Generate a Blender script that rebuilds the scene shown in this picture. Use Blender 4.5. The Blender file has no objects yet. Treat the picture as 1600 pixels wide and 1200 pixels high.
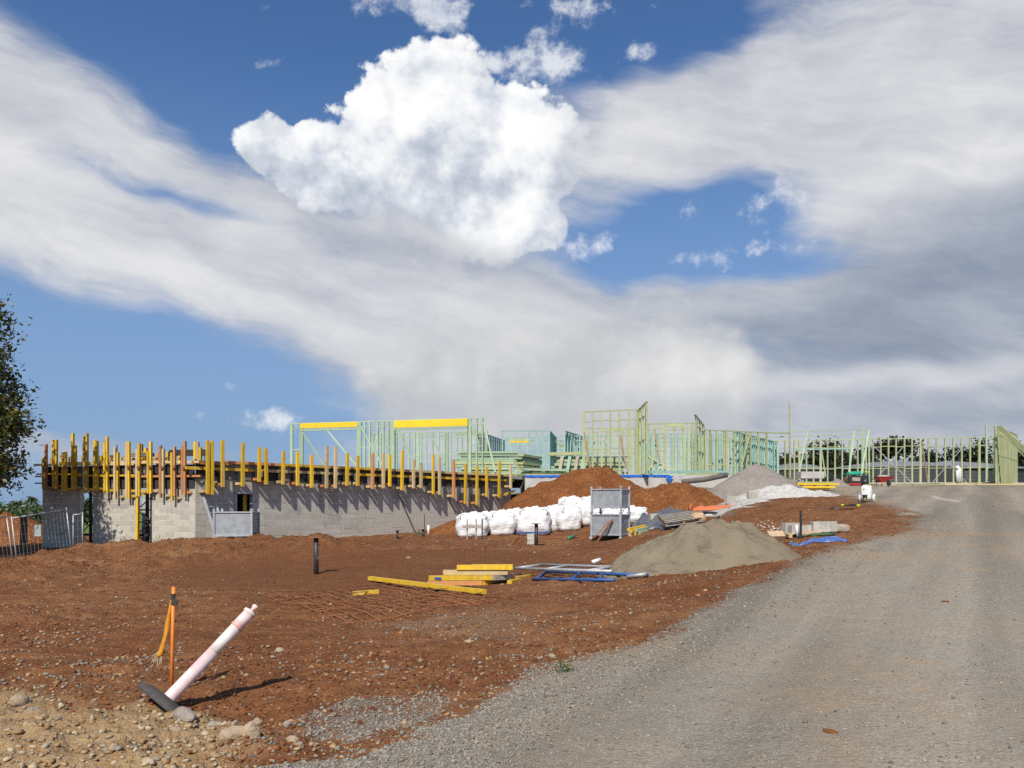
import bpy, bmesh, math, random
import numpy as np
from mathutils import Vector, Matrix

# ------------------------------------------------------------------ camera
SC = bpy.context.scene
COL = SC.collection
EYE, FPX, HY = 1.6, 1250.0, 795.0          # eye height, focal length in px of a 1600 px wide picture, horizon row
cam_d = bpy.data.cameras.new('camera')
cam_d.sensor_width = 36.0
cam_d.lens = 36.0 * FPX / 1600.0
cam_d.shift_y = (HY - 600.0) / 1600.0
cam_d.clip_start, cam_d.clip_end = 0.1, 9000.0
cam = bpy.data.objects.new('camera', cam_d)
cam.location = (0, 0, EYE)
cam.rotation_euler = (math.radians(90), 0, 0)
COL.objects.link(cam)
SC.camera = cam
SC.view_settings.view_transform = 'Standard'
SC.view_settings.look = 'None'
SC.view_settings.exposure = 0.0
SC.view_settings.gamma = 1.0
SC.view_settings.use_curve_mapping = False
SC.cycles.use_denoising = False
SC.cycles.use_adaptive_sampling = True
SC.cycles.adaptive_threshold = 0.015
SC.cycles.adaptive_min_samples = 10
SC.cycles.max_bounces = 5
SC.cycles.diffuse_bounces = 2
SC.cycles.glossy_bounces = 2
SC.cycles.transparent_max_bounces = 8

# ------------------------------------------------------------------ sun and sky
SUN_AZ, SUN_EL = math.radians(193.0), math.radians(46.0)     # behind the camera, a little to its left
sun_d = bpy.data.lights.new('sun', 'SUN')
sun_d.energy = 5.0
sun_d.angle = math.radians(0.53)
sun_d.color = (1.0, 0.94, 0.85)
sun = bpy.data.objects.new('sun', sun_d)
to_sun = Vector((math.sin(SUN_AZ) * math.cos(SUN_EL), math.cos(SUN_AZ) * math.cos(SUN_EL), math.sin(SUN_EL)))
sun.rotation_euler = to_sun.to_track_quat('Z', 'Y').to_euler()
sun.location = to_sun * 60
COL.objects.link(sun)

world = bpy.data.worlds.new('World')
SC.world = world
world.use_nodes = True
world.cycles.sampling_method = 'MANUAL'
world.cycles.sample_map_resolution = 512


class G:
    """small helper that writes node trees as expressions"""
    def __init__(self, tree):
        self.t = tree
        self.n = tree.nodes
        self.l = tree.links

    def put(self, sock, v):
        if isinstance(v, S):
            self.l.new(v.s, sock)
        elif isinstance(v, bpy.types.NodeSocket):
            self.l.new(v, sock)
        else:
            if hasattr(sock.default_value, '__len__') and not hasattr(v, '__len__'):
                v = [v] * len(sock.default_value)
            sock.default_value = v

    def m(self, op, a, b=None, c=None, clamp=False):
        nd = self.n.new('ShaderNodeMath')
        nd.operation = op
        nd.use_clamp = clamp
        for k, v in enumerate((a, b, c)):
            if v is not None:
                self.put(nd.inputs[k], v)
        return S(self, nd.outputs[0])

    def noise(self, vec, scale=1.0, detail=4.0, rough=0.5, lac=2.0, dist=0.0, typ=None, col=False, flat=False):
        nd = self.n.new('ShaderNodeTexNoise')
        nd.noise_dimensions = '2D' if flat else '3D'
        if typ:
            nd.noise_type = typ
        self.put(nd.inputs['Vector'], vec)
        nd.inputs['Scale'].default_value = scale
        nd.inputs['Detail'].default_value = detail
        nd.inputs['Roughness'].default_value = rough
        nd.inputs['Lacunarity'].default_value = lac
        nd.inputs['Distortion'].default_value = dist
        return S(self, nd.outputs['Color' if col else 'Fac'])

    def voronoi(self, vec, scale=1.0, out='Distance', feature='F1', smooth=None, rnd=1.0, flat=False):
        nd = self.n.new('ShaderNodeTexVoronoi')
        nd.feature = feature
        nd.voronoi_dimensions = '2D' if flat else '3D'
        self.put(nd.inputs['Vector'], vec)
        nd.inputs['Scale'].default_value = scale
        nd.inputs['Randomness'].default_value = rnd
        if smooth is not None:
            nd.inputs['Smoothness'].default_value = smooth
        return S(self, nd.outputs[out])

    def xyz(self, x=0.0, y=0.0, z=0.0):
        nd = self.n.new('ShaderNodeCombineXYZ')
        for k, v in enumerate((x, y, z)):
            self.put(nd.inputs[k], v)
        return S(self, nd.outputs[0])

    def dot(self, v, k):
        nd = self.n.new('ShaderNodeVectorMath')
        nd.operation = 'DOT_PRODUCT'
        self.put(nd.inputs[0], v)
        nd.inputs[1].default_value = k
        return S(self, nd.outputs['Value'])

    def sep(self, v):
        nd = self.n.new('ShaderNodeSeparateXYZ')
        self.put(nd.inputs[0], v)
        return [S(self, o) for o in nd.outputs]

    def smooth(self, x, a, b):
        nd = self.n.new('ShaderNodeMapRange')
        nd.interpolation_type = 'SMOOTHSTEP'
        self.put(nd.inputs['Value'], x)
        self.put(nd.inputs['From Min'], a)
        self.put(nd.inputs['From Max'], b)
        return S(self, nd.outputs[0])

    def lin(self, x, a, b, c=0.0, d=1.0):
        nd = self.n.new('ShaderNodeMapRange')
        for k, v in (('Value', x), ('From Min', a), ('From Max', b), ('To Min', c), ('To Max', d)):
            self.put(nd.inputs[k], v)
        return S(self, nd.outputs[0])

    def mix(self, f, a, b, typ='MIX'):
        nd = self.n.new('ShaderNodeMix')
        nd.data_type = 'RGBA'
        nd.blend_type = typ
        nd.clamp_factor = True
        self.put(nd.inputs[0], f)
        for k, v in ((6, a), (7, b)):
            if isinstance(v, (tuple, list)) and len(v) == 3:
                v = tuple(v) + (1.0,)
            self.put(nd.inputs[k], v)
        return S(self, nd.outputs[2])

    def ramp(self, x, stops):
        nd = self.n.new('ShaderNodeValToRGB')
        self.put(nd.inputs[0], x)
        el = nd.color_ramp.elements
        while len(el) < len(stops):
            el.new(0.5)
        for e, (p, c) in zip(el, stops):
            e.position = p
            e.color = tuple(c) + (1.0,) if len(c) == 3 else c
        return S(self, nd.outputs[0])

    def scale(self, v, k):
        nd = self.n.new('ShaderNodeVectorMath')
        nd.operation = 'MULTIPLY'
        self.put(nd.inputs[0], v)
        self.put(nd.inputs[1], k)
        return S(self, nd.outputs[0])

    def add(self, v, k):
        nd = self.n.new('ShaderNodeVectorMath')
        nd.operation = 'ADD'
        self.put(nd.inputs[0], v)
        self.put(nd.inputs[1], k)
        return S(self, nd.outputs[0])


class S:
    def __init__(self, g, s):
        self.g, self.s = g, s
    def __add__(self, o): return self.g.m('ADD', self, o)
    __radd__ = __add__
    def __mul__(self, o): return self.g.m('MULTIPLY', self, o)
    __rmul__ = __mul__
    def __sub__(self, o): return self.g.m('SUBTRACT', self, o)
    def __rsub__(self, o): return self.g.m('SUBTRACT', o, self)
    def __truediv__(self, o): return self.g.m('DIVIDE', self, o)


def build_sky():
    nt = world.node_tree
    nt.nodes.clear()
    g = G(nt)
    tc = nt.nodes.new('ShaderNodeTexCoord')
    x, y, z = g.sep(tc.outputs['Generated'])
    az = g.m('ARCTAN2', x, y)
    rr = g.m('SQRT', x * x + y * y)
    te = g.m('MINIMUM', z / g.m('MAXIMUM', rr, 0.02), 3.0)
    # sky map: one unit = 0.08 rad; u grows clockwise, v grows upwards
    u = az * 12.5
    v = te * 12.5
    sk = nt.nodes.new('ShaderNodeTexSky')
    sk.sky_type = 'NISHITA'
    sk.sun_disc = False
    sk.sun_elevation = SUN_EL
    sk.sun_rotation = SUN_AZ
    sk.altitude = 100.0
    sk.air_density = 1.0
    sk.dust_density = 0.6
    sk.ozone_density = 1.6
    blue = S(g, sk.outputs[0])

    def uv(px, py):
        a = math.atan((px - 800.0) / FPX)
        return a * 12.5, (HY - py) / FPX * math.cos(a) * 12.5

    P0 = g.xyz(u, v, 1.0)
    wx, wy, wz = g.sep(g.noise(P0, scale=0.55, detail=2, rough=0.55, col=True, flat=True))
    us, vs = u + (wx - 0.5) * 1.1, v + (wy - 0.5) * 0.6        # gently bent coordinates for the soft sheets
    P1 = g.xyz(us, vs, 1.0)

    def blob(P, px, py, rx, ry, deg, amp, last):
        """last + amp * (1 - r^2)^2 inside an ellipse"""
        cu, cv = uv(px, py)
        a = math.radians(-deg)
        c, s = math.cos(a), math.sin(a)
        kx, ky = 62.0 / rx, 62.0 / ry
        p = g.dot(P, (c * kx, s * kx, -(cu * c + cv * s) * kx))
        q = g.dot(P, (-s * ky, c * ky, -(cv * c - cu * s) * ky))
        r = g.m('MULTIPLY_ADD', q, q, p * p)
        w = g.m('SUBTRACT', 1.0, r, clamp=True)
        w = w * w
        return g.m('MULTIPLY_ADD', w, amp, last)

    def total(P, items, start=0.0):
        r = start
        for it in items:
            r = blob(P, *it, r)
        return r

    # ---- bright cumulus tower
    fb = g.noise(g.add(P0, (7.7, 3.1, 0)), scale=0.72, detail=9, rough=0.60, lac=2.1, flat=True)
    vo = g.voronoi(g.xyz(u + (wx - 0.5) * 1.4, v + (wz - 0.5) * 1.4, 0.0), scale=1.55, feature='SMOOTH_F1', smooth=0.5, flat=True)
    vo2 = g.voronoi(g.xyz(u + (wz - 0.5) * 0.8 + (fb - 0.5) * 0.8, v + (wx - 0.5) * 0.8, 0.0), scale=4.6, feature='SMOOTH_F1', smooth=0.4, flat=True)

    def heap(discs):
        r = None
        for px, py, rad in discs:
            cu, cv = uv(px, py)
            nd = nt.nodes.new('ShaderNodeVectorMath')
            nd.operation = 'DISTANCE'
            g.put(nd.inputs[0], P0)
            nd.inputs[1].default_value = (cu, cv, 1.0)
            d = g.m('MULTIPLY_ADD', S(g, nd.outputs['Value']), -100.0 / rad, 1.0)
            r = d if r is None else g.m('SMOOTH_MAX', r, d, 0.22)
        return r
    tower = heap([(424, 230, 54), (492, 256, 70), (582, 262, 102), (640, 200, 115), (700, 182, 110), (785, 205, 95),
                  (845, 245, 85), (690, 300, 110), (790, 335, 82), (840, 355, 48)])
    hgt = tower * 1.05 + 0.02 + (fb - 0.5) * 1.35 + (0.42 - vo) * 0.20 + (0.40 - vo2) * 0.13
    thin = g.smooth(u, 3.2, 0.0) * 0.5 + 0.5
    a_cum = g.smooth(hgt, 0.0, 0.17) * thin
    # the light comes from the upper left: compare the relief with the relief a little towards the light
    fb_l = g.noise(g.add(P0, (7.7 - 0.22, 3.1 + 0.26, 0)), scale=0.72, detail=6, rough=0.56, lac=2.1, flat=True)
    vo_l = g.voronoi(g.xyz(u - 0.16 + (wx - 0.5) * 1.4, v + 0.2 + (wz - 0.5) * 1.4, 0.0), scale=1.55, feature='SMOOTH_F1', smooth=0.5, flat=True)
    relief = (fb - fb_l) * 1.7 + (vo_l - vo) * 0.18
    st = None
    sh_c = total(P0, [(520, 315, 190, 50, 10, -0.42), (735, 275, 70, 60, 20, -0.42), (930, 330, 170, 60, 0, -0.34),
                      (1060, 230, 170, 100, 0, -0.42), (800, 335, 75, 42, 20, 0.30), (650, 160, 150, 55, 0, 0.24)], 0.70)
    lit = sh_c + relief * 1.25 + (0.40 - vo2) * 0.18 + (wy - 0.5) * 0.6
    c_cum = g.ramp(lit, [(0.0, (0.47, 0.52, 0.61)), (0.35, (0.62, 0.67, 0.75)), (0.70, (0.87, 0.89, 0.92)), (1.0, (1.0, 1.0, 1.0))])

    # ---- torn scraps of cumulus
    fs = g.noise(g.add(P0, (21.0, 5.0, 0)), scale=1.7, detail=8, rough=0.62, lac=2.1, flat=True)
    sc_cov = total(P0, [(640, 4, 85, 32, 5, 0.75), (690, 28, 36, 32, 0, 0.5), (880, 8, 95, 30, 0, 0.5), (845, 60, 40, 26, 0, 0.5),
                        (1012, 80, 25, 25, 0, 0.62), (860, 112, 90, 34, -10, 0.64), (760, 100, 55, 18, -25, 0.52), (1215, 315, 65, 42, -10, 0.52),
                        (425, 98, 28, 10, -20, 0.46), (925, 380, 60, 24, -8, 0.6), (1085, 300, 48, 60, 30, 0.25), (440, 655, 110, 18, 0, 0.52),
                        (358, 606, 18, 8, 0, 0.45), (1150, 395, 150, 22, -4, 0.42), (60, 230, 90, 50, 10, 0.36)])
    a_scr = g.smooth(sc_cov + (fs - 0.5) * 1.6, 0.28, 0.86) * 0.78
    c_scr = g.mix(g.smooth(fs, 0.35, 0.65), (0.62, 0.67, 0.76), (0.90, 0.92, 0.95))

    # ---- soft sheets of stratus, drawn out along a falling line
    an = math.radians(-15)
    st = g.noise(g.xyz(g.dot(P1, (0.17 * math.cos(an), 0.17 * math.sin(an), 31.0)), g.dot(P1, (-0.75 * math.sin(an), 0.75 * math.cos(an), 5.0))),
                 scale=1.0, detail=8, rough=0.62, lac=2.05, flat=True)
    st2 = g.noise(g.xyz(g.dot(P0, (0.13, 0.0, 41.0)), g.dot(P0, (0.0, 0.95, 2.0))), scale=1.0, detail=8, rough=0.62, flat=True)
    mott = g.noise(g.xyz(us * 0.55, vs * 0.88, 0.0), scale=1.0, detail=8, rough=0.62, flat=True)
    cov = total(P1, [
        (-20, 150, 200, 110, 30, 0.55), (190, 232, 290, 66, 24, 0.70), (540, 345, 270, 62, 14, 0.95), (60, 350, 320, 75, 6, 0.52),
        (330, 440, 330, 80, 15, 0.75), (640, 520, 330, 90, 14, 0.80), (900, 450, 330, 55, 6, 0.66), (1150, 480, 300, 36, 3, 0.42),
        (820, 600, 330, 120, 0, 0.9), (1480, 90, 330, 150, 8, 0.95), (1240, 180, 220, 95, 8, 0.70), (1560, 300, 330, 120, 0, 0.80),
        (1520, 420, 220, 90, 0, 0.70), (1350, 560, 420, 95, 0, 0.85), (1400, 680, 500, 70, 0, 0.9), (1900, 300, 420, 500, 0, 0.7),
        (-250, 300, 300, 260, 10, 0.5), (1080, 350, 170, 62, -12, -1.05), (1240, 405, 150, 42, 5, -0.75), (930, 50, 200, 85, 5, -0.9),
        (430, 90, 290, 115, 18, -0.9), (120, 560, 260, 90, 8, -0.95), (300, 640, 270, 50, 4, -0.65), (215, 287, 150, 22, 10, -0.60),
        (300, 322, 110, 14, 12, -0.40), (600, 205, 200, 110, 0, -0.40), (455, 225, 90, 55, 0, -0.6), (330, 650, 120, 14, -3, 0.45),
        (130, 695, 240, 22, 6, 0.60), (150, 560, 90, 14, 10, 0.40), (1000, 412, 90, 12, 4, -0.35), (930, 225, 260, 115, -4, 1.05), (1120, 190, 150, 80, 0, 0.5), (1150, 470, 330, 45, 2, 0.35)], -0.10)
    st3 = g.noise(g.xyz(g.dot(P1, (0.30 * math.cos(an), 0.30 * math.sin(an), 3.0)), g.dot(P1, (-2.9 * math.sin(an), 2.9 * math.cos(an), 8.0))),
                  scale=1.0, detail=7, rough=0.6, flat=True)
    shape = cov + (st - 0.5) * 1.45 + (mott - 0.5) * 0.75 + (st2 - 0.5) * 0.75 + (st3 - 0.5) * 0.34
    a_str = g.smooth(shape, -0.20, 1.05) * 0.96
    tone = total(P1, [
        (380, 475, 330, 45, 15, 0.26), (120, 395, 230, 28, 4, 0.18), (220, 235, 260, 45, 25, 0.12), (30, 250, 120, 60, 20, 0.14),
        (800, 570, 260, 70, 8, 0.22), (1120, 575, 60, 45, 0, 0.2), (1470, 130, 260, 120, 0, 0.16), (1560, 245, 160, 35, 0, 0.20),
        (1570, 400, 240, 95, 0, -0.42), (1380, 545, 260, 55, 4, -0.32), (1450, 650, 300, 34, 0, -0.20), (1420, 590, 190, 18, -4, 0.26),
        (120, 695, 260, 30, 6, -0.26), (330, 648, 130, 18, 0, -0.30), (650, 395, 260, 24, 12, -0.16), (900, 720, 600, 36, 0, -0.12), (960, 230, 190, 80, 0, 0.26), (470, 400, 330, 40, 12, 0.12)], 0.63)
    lt = tone + (st - 0.5) * 0.80 + (mott - 0.5) * 0.50 + (st2 - 0.5) * 0.40 + (st3 - 0.5) * 0.22
    c_str = g.ramp(lt, [(0.0, (0.22, 0.27, 0.36)), (0.35, (0.38, 0.42, 0.50)), (0.62, (0.55, 0.57, 0.62)), (1.0, (0.80, 0.80, 0.81))])

    # ---- low bank of cloud over the house
    bank = heap([(1120, 592, 90), (1040, 612, 110), (930, 610, 130), (790, 600, 150), (660, 610, 120), (1000, 700, 200)])
    hb = bank * 1.1 + (fb - 0.5) * 0.9 + (0.42 - vo) * 0.2
    a_bank = g.smooth(hb, -0.05, 0.60) * 0.90
    lb = total(P0, [(1100, 570, 130, 55, 0, 0.20), (850, 665, 420, 55, 0, -0.18)], 0.64) + relief * 0.35 + (mott - 0.5) * 0.5
    c_bank = g.ramp(lb, [(0.0, (0.42, 0.45, 0.50)), (0.55, (0.58, 0.59, 0.61)), (1.0, (0.82, 0.82, 0.81))])

    K = 10.0                                  # cloud radiance in the sky texture's own units (background strength 0.1)
    kk = lambda c: g.scale(c, (K, K, K))
    col = g.scale(blue, (0.64, 0.90, 1.20))
    low = g.smooth(te, 0.60, -0.02)
    col = g.mix(low * 0.9, col, (2.4, 3.6, 5.7))               # pale band of damp air above the horizon
    col = g.mix(a_cum, col, kk(c_cum))
    col = g.mix(a_scr, col, kk(c_scr))
    col = g.mix(a_str, col, kk(c_str))
    # the tower stands partly in front of the sheet
    front = g.smooth(total(P0, [(640, 200, 280, 130, 0, 1.2), (800, 335, 110, 70, 15, 0.8), (470, 240, 130, 75, 0, 1.0)]), 0.2, 0.8)
    col = g.mix(a_cum * front, col, kk(c_cum))
    col = g.mix(a_bank, col, kk(c_bank))
    bg = nt.nodes.new('ShaderNodeBackground')
    g.put(bg.inputs['Color'], col)
    bg.inputs['Strength'].default_value = 0.1
    out = nt.nodes.new('ShaderNodeOutputWorld')
    nt.links.new(bg.outputs[0], out.inputs['Surface'])


build_sky()

# ------------------------------------------------------------------ helpers: objects
R = random.Random(11)
RNG = np.random.default_rng(5)
W = {}                                     # world matrix of every object made here
Z3 = Vector((0, 0, 1))


def link(o, world_m, parent=None):
    COL.objects.link(o)
    if parent is not None:
        o.parent = parent
        o.matrix_parent_inverse = W[parent.name].inverted()
    o.matrix_basis = world_m
    W[o.name] = world_m.copy()
    return o


def tag(o, label=None, cat=None, group=None, kind=None):
    for k, v in (('label', label), ('category', cat), ('group', group), ('kind', kind)):
        if v:
            o[k] = v
    return o


def thing(name, loc, label, cat, group=None):
    o = bpy.data.objects.new(name, None)
    o.empty_display_size = 0.2
    link(o, Matrix.Translation(Vector(loc)))
    return tag(o, label, cat, group, 'thing')


def me_obj(name, verts, faces, mat, parent=None, smooth=False, origin=None):
    v = np.asarray(verts, dtype=np.float64)
    if origin is None:
        origin = Vector(((v[:, 0].min() + v[:, 0].max()) / 2, (v[:, 1].min() + v[:, 1].max()) / 2, v[:, 2].min()))
    v = v - np.array(origin)
    me = bpy.data.meshes.new(name)
    me.from_pydata(v.tolist(), [], faces)
    me.materials.append(mat)
    if smooth:
        me.polygons.foreach_set('use_smooth', [True] * len(me.polygons))
    me.update()
    o = bpy.data.objects.new(name, me)
    return link(o, Matrix.Translation(Vector(origin)), parent)


def np_mesh(name, verts, tris, mat, smooth=False, attrs=None, quads=False):
    """big mesh straight from arrays"""
    k = 4 if quads else 3
    me = bpy.data.meshes.new(name)
    me.vertices.add(len(verts))
    me.vertices.foreach_set('co', np.ascontiguousarray(verts, dtype=np.float32).ravel())
    me.loops.add(len(tris) * k)
    me.loops.foreach_set('vertex_index', np.ascontiguousarray(tris, dtype=np.int32).ravel())
    me.polygons.add(len(tris))
    me.polygons.foreach_set('loop_start', np.arange(0, len(tris) * k, k, dtype=np.int32))
    me.polygons.foreach_set('loop_total', np.full(len(tris), k, dtype=np.int32))
    if smooth:
        me.polygons.foreach_set('use_smooth', np.ones(len(tris), dtype=bool))
    for an, arr in (attrs or {}).items():
        a = me.attributes.new(an, 'FLOAT', 'POINT')
        a.data.foreach_set('value', np.ascontiguousarray(arr, dtype=np.float32))
    me.materials.append(mat)
    me.update(calc_edges=True)
    o = bpy.data.objects.new(name, me)
    return o


class MB:
    """collects simple shapes (world coordinates) for one mesh"""
    def __init__(self):
        self.v, self.f = [], []

    def box(self, c, s, m=None):
        b = len(self.v)
        c = Vector(c)
        for dz in (-.5, .5):
            for dx, dy in ((-.5, -.5), (.5, -.5), (.5, .5), (-.5, .5)):
                p = Vector((dx * s[0], dy * s[1], dz * s[2]))
                self.v.append(tuple(c + (m @ p if m else p)))
        self.f += [tuple(b + i for i in q) for q in ((3, 2, 1, 0), (4, 5, 6, 7), (0, 1, 5, 4), (1, 2, 6, 5), (2, 3, 7, 6), (3, 0, 4, 7))]
        return self

    def bar(self, p0, p1, w, h, up=None):
        p0, p1 = Vector(p0), Vector(p1)
        m = axes(p1 - p0, up)
        return self.box((p0 + p1) / 2, ((p1 - p0).length, w, h), m)

    def tube(self, pts, r, n=8, cap=True):
        pts = [Vector(p) for p in pts]
        rs = r if isinstance(r, (list, tuple)) else [r] * len(pts)
        b = len(self.v)
        side = None
        for i, p in enumerate(pts):
            t = (pts[min(i + 1, len(pts) - 1)] - pts[max(i - 1, 0)])
            t = t.normalized() if t.length > 1e-9 else Z3
            if side is None:
                side = t.orthogonal().normalized()
            else:
                side = (side - t * side.dot(t))
                side = side.normalized() if side.length > 1e-6 else t.orthogonal().normalized()
            o = t.cross(side)
            for k in range(n):
                a = 2 * math.pi * k / n
                self.v.append(tuple(p + (side * math.cos(a) + o * math.sin(a)) * rs[i]))
        for i in range(len(pts) - 1):
            for k in range(n):
                k2 = (k + 1) % n
                self.f.append((b + i * n + k, b + i * n + k2, b + (i + 1) * n + k2, b + (i + 1) * n + k))
        if cap:
            self.f.append(tuple(b + k for k in reversed(range(n))))
            e = b + (len(pts) - 1) * n
            self.f.append(tuple(e + k for k in range(n)))
        return self

    def prism(self, poly, z0, z1):
        b, n = len(self.v), len(poly)
        self.v += [(x, y, z0) for x, y in poly] + [(x, y, z1) for x, y in poly]
        self.f.append(tuple(b + k for k in reversed(range(n))))
        self.f.append(tuple(b + n + k for k in range(n)))
        for k in range(n):
            k2 = (k + 1) % n
            self.f.append((b + k, b + k2, b + n + k2, b + n + k))
        return self

    def sheet(self, rows):
        """grid of points -> quads (rows: list of equally long lists)"""
        b, n = len(self.v), len(rows[0])
        for r in rows:
            self.v += [tuple(p) for p in r]
        for i in range(len(rows) - 1):
            for k in range(n - 1):
                self.f.append((b + i * n + k, b + i * n + k + 1, b + (i + 1) * n + k + 1, b + (i + 1) * n + k))
        return self

    def build(self, name, mat, parent=None, smooth=False, origin=None):
        return me_obj(name, self.v, self.f, mat, parent, smooth, origin)


def axes(d, up=None):
    x = Vector(d).normalized()
    up = Vector(up) if up is not None else (Z3 if abs(x.z) < 0.95 else Vector((0, 1, 0)))
    y = up.cross(x).normalized()
    z = x.cross(y)
    return Matrix((x, y, z)).transposed()


_CUBE = {}


def cube_mesh(mat, bevel=0.0):
    k = (mat.name, bevel)
    if k not in _CUBE:
        m = MB().box((0, 0, 0), (1, 1, 1))
        me = bpy.data.meshes.new('timber_piece')
        me.from_pydata(m.v, [], m.f)
        me.materials.append(mat)
        me.update()
        _CUBE[k] = me
    return _CUBE[k]


def bar(name, p0, p1, w, h, mat, parent=None, up=None):
    """one straight board as an object of its own, sharing its mesh with all boards of that material"""
    p0, p1 = Vector(p0), Vector(p1)
    d = p1 - p0
    m = Matrix.Translation((p0 + p1) / 2) @ axes(d, up).to_4x4() @ Matrix.Diagonal((d.length, w, h, 1.0))
    return link(bpy.data.objects.new(name, cube_mesh(mat)), m, parent)


def P(px, py, d):
    return Vector(((px - 800.0) / FPX * d, d, EYE + (HY - py) / FPX * d))


# ------------------------------------------------------------------ helpers: noise in numpy
def vnoise(x, y, seed=0):
    xi, yi = np.floor(x), np.floor(y)
    fx, fy = x - xi, y - yi
    xi, yi = xi.astype(np.int64), yi.astype(np.int64)

    def h(a, b):
        n = (a * 374761393 + b * 668265263 + seed * 982451653) & 0xFFFFFFFF
        n = ((n ^ (n >> 13)) * 1274126177) & 0xFFFFFFFF
        n = n ^ (n >> 16)
        return (n & 0xFFFF) / 65535.0
    ux, uy = fx * fx * fx * (fx * (fx * 6 - 15) + 10), fy * fy * fy * (fy * (fy * 6 - 15) + 10)
    return (h(xi, yi) * (1 - ux) + h(xi + 1, yi) * ux) * (1 - uy) + (h(xi, yi + 1) * (1 - ux) + h(xi + 1, yi + 1) * ux) * uy


def fbm(x, y, oct=4, seed=0, gain=0.5):
    r, a, s = 0.0, 1.0, 0.0
    for k in range(oct):
        c, sn = math.cos(0.6 * k + seed), math.sin(0.6 * k + seed)
        r = r + a * (vnoise((x * c - y * sn) * 2 ** k + 17.3 * k, (x * sn + y * c) * 2 ** k - 9.1 * k, seed + k) - 0.5)
        s += a
        a *= gain
    return r / s * 2.0


# ------------------------------------------------------------------ helpers: materials
def new_mat(name):
    m = bpy.data.materials.new(name)
    m.use_nodes = True
    nt = m.node_tree
    nt.nodes.clear()
    g = G(nt)
    out = nt.nodes.new('ShaderNodeOutputMaterial')
    bs = nt.nodes.new('ShaderNodeBsdfPrincipled')
    nt.links.new(bs.outputs[0], out.inputs['Surface'])
    return m, g, bs


def pos(g):
    return S(g, g.n.new('ShaderNodeNewGeometry').outputs['Position'])


def bump(g, bs, h, dist=0.01, strength=1.0):
    nd = g.n.new('ShaderNodeBump')
    nd.inputs['Distance'].default_value = dist
    nd.inputs['Strength'].default_value = strength
    g.put(nd.inputs['Height'], h)
    g.l.new(nd.outputs[0], bs.inputs['Normal'])


def mat_simple(name, c1, c2=None, scale=6.0, rough=0.7, metal=0.0, vary=0.25, bumpd=0.0, dirt=None, dirt_amt=0.5, stretch=None, spec=None):
    """colour pair mixed by noise, each object a little lighter or darker, optional dirt patches"""
    m, g, bs = new_mat(name)
    p = pos(g)
    if stretch:
        p = g.scale(p, stretch)
    n = g.noise(p, scale=scale, detail=5, rough=0.6)
    c = g.mix(g.smooth(n, 0.3, 0.7), c1, c2 or tuple(x * 0.75 for x in c1))
    oi = g.n.new('ShaderNodeObjectInfo')
    k = g.lin(S(g, oi.outputs['Random']), 0, 1, 1.0 - vary, 1.0 + vary * 0.5)
    c = g.mix(1.0, c, g.xyz(k, k, k), 'MULTIPLY')
    if dirt:
        n2 = g.noise(p, scale=scale * 0.37, detail=6, rough=0.65)
        c = g.mix(g.smooth(n2, 0.52, 0.70) * dirt_amt, c, dirt)
    g.put(bs.inputs['Base Color'], c)
    bs.inputs['Roughness'].default_value = rough
    bs.inputs['Metallic'].default_value = metal
    if spec is not None:
        bs.inputs['Specular IOR Level'].default_value = spec
    if bumpd:
        bump(g, bs, g.noise(p, scale=scale * 3, detail=4), bumpd)
    return m


M = {}
M['yellow'] = mat_simple('yellow_formwork_timber', (0.80, 0.51, 0.018), (0.60, 0.36, 0.025), 14, 0.6, vary=0.22, dirt=(0.46, 0.38, 0.22), dirt_amt=0.6, stretch=(1, 1, 0.14))
M['lvl'] = mat_simple('yellow_lvl', (0.86, 0.55, 0.012), (0.78, 0.48, 0.012), 2, 0.55, vary=0.08)
M['pale'] = mat_simple('pale_formwork_timber', (0.62, 0.47, 0.24), (0.52, 0.39, 0.20), 6, 0.75, vary=0.25, dirt=(0.60, 0.48, 0.26), dirt_amt=0.6)
M['orange'] = mat_simple('orange_formwork_timber', (0.60, 0.25, 0.075), (0.48, 0.22, 0.09), 6, 0.7, vary=0.3, dirt=(0.34, 0.24, 0.15), dirt_amt=0.6)
M['brownwood'] = mat_simple('weathered_wood', (0.34, 0.24, 0.15), (0.22, 0.16, 0.10), 7, 0.8, vary=0.3)
M['greywood'] = mat_simple('grey_wood', (0.42, 0.37, 0.30), (0.30, 0.26, 0.21), 7, 0.85, vary=0.25)
M['pine'] = mat_simple('treated_pine', (0.42, 0.44, 0.215), (0.33, 0.37, 0.185), 3, 0.7, vary=0.20, dirt=(0.42, 0.42, 0.26), dirt_amt=0.5)
M['pineg'] = mat_simple('pale_green_pine', (0.38, 0.48, 0.31), (0.31, 0.42, 0.27), 3, 0.7, vary=0.2)
M['teal'] = mat_simple('blue_green_pine', (0.33, 0.51, 0.43), (0.25, 0.43, 0.37), 3, 0.7, vary=0.2)
M['black_steel'] = mat_simple('black_steel', (0.03, 0.03, 0.032), (0.05, 0.045, 0.04), 9, 0.5, vary=0.2)
M['rust'] = mat_simple('rusty_steel', (0.34, 0.13, 0.045), (0.20, 0.08, 0.035), 20, 0.85, vary=0.2)
M['galv'] = mat_simple('galvanised_steel', (0.52, 0.54, 0.55), (0.36, 0.38, 0.40), 7, 0.5, metal=0.35, vary=0.12, dirt=(0.30, 0.30, 0.29), dirt_amt=0.6)
M['zinc_pipe'] = mat_simple('zinc_pipe', (0.50, 0.52, 0.52), (0.36, 0.35, 0.33), 12, 0.5, metal=0.3, vary=0.1, dirt=(0.30, 0.20, 0.13), dirt_amt=0.5)
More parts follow.
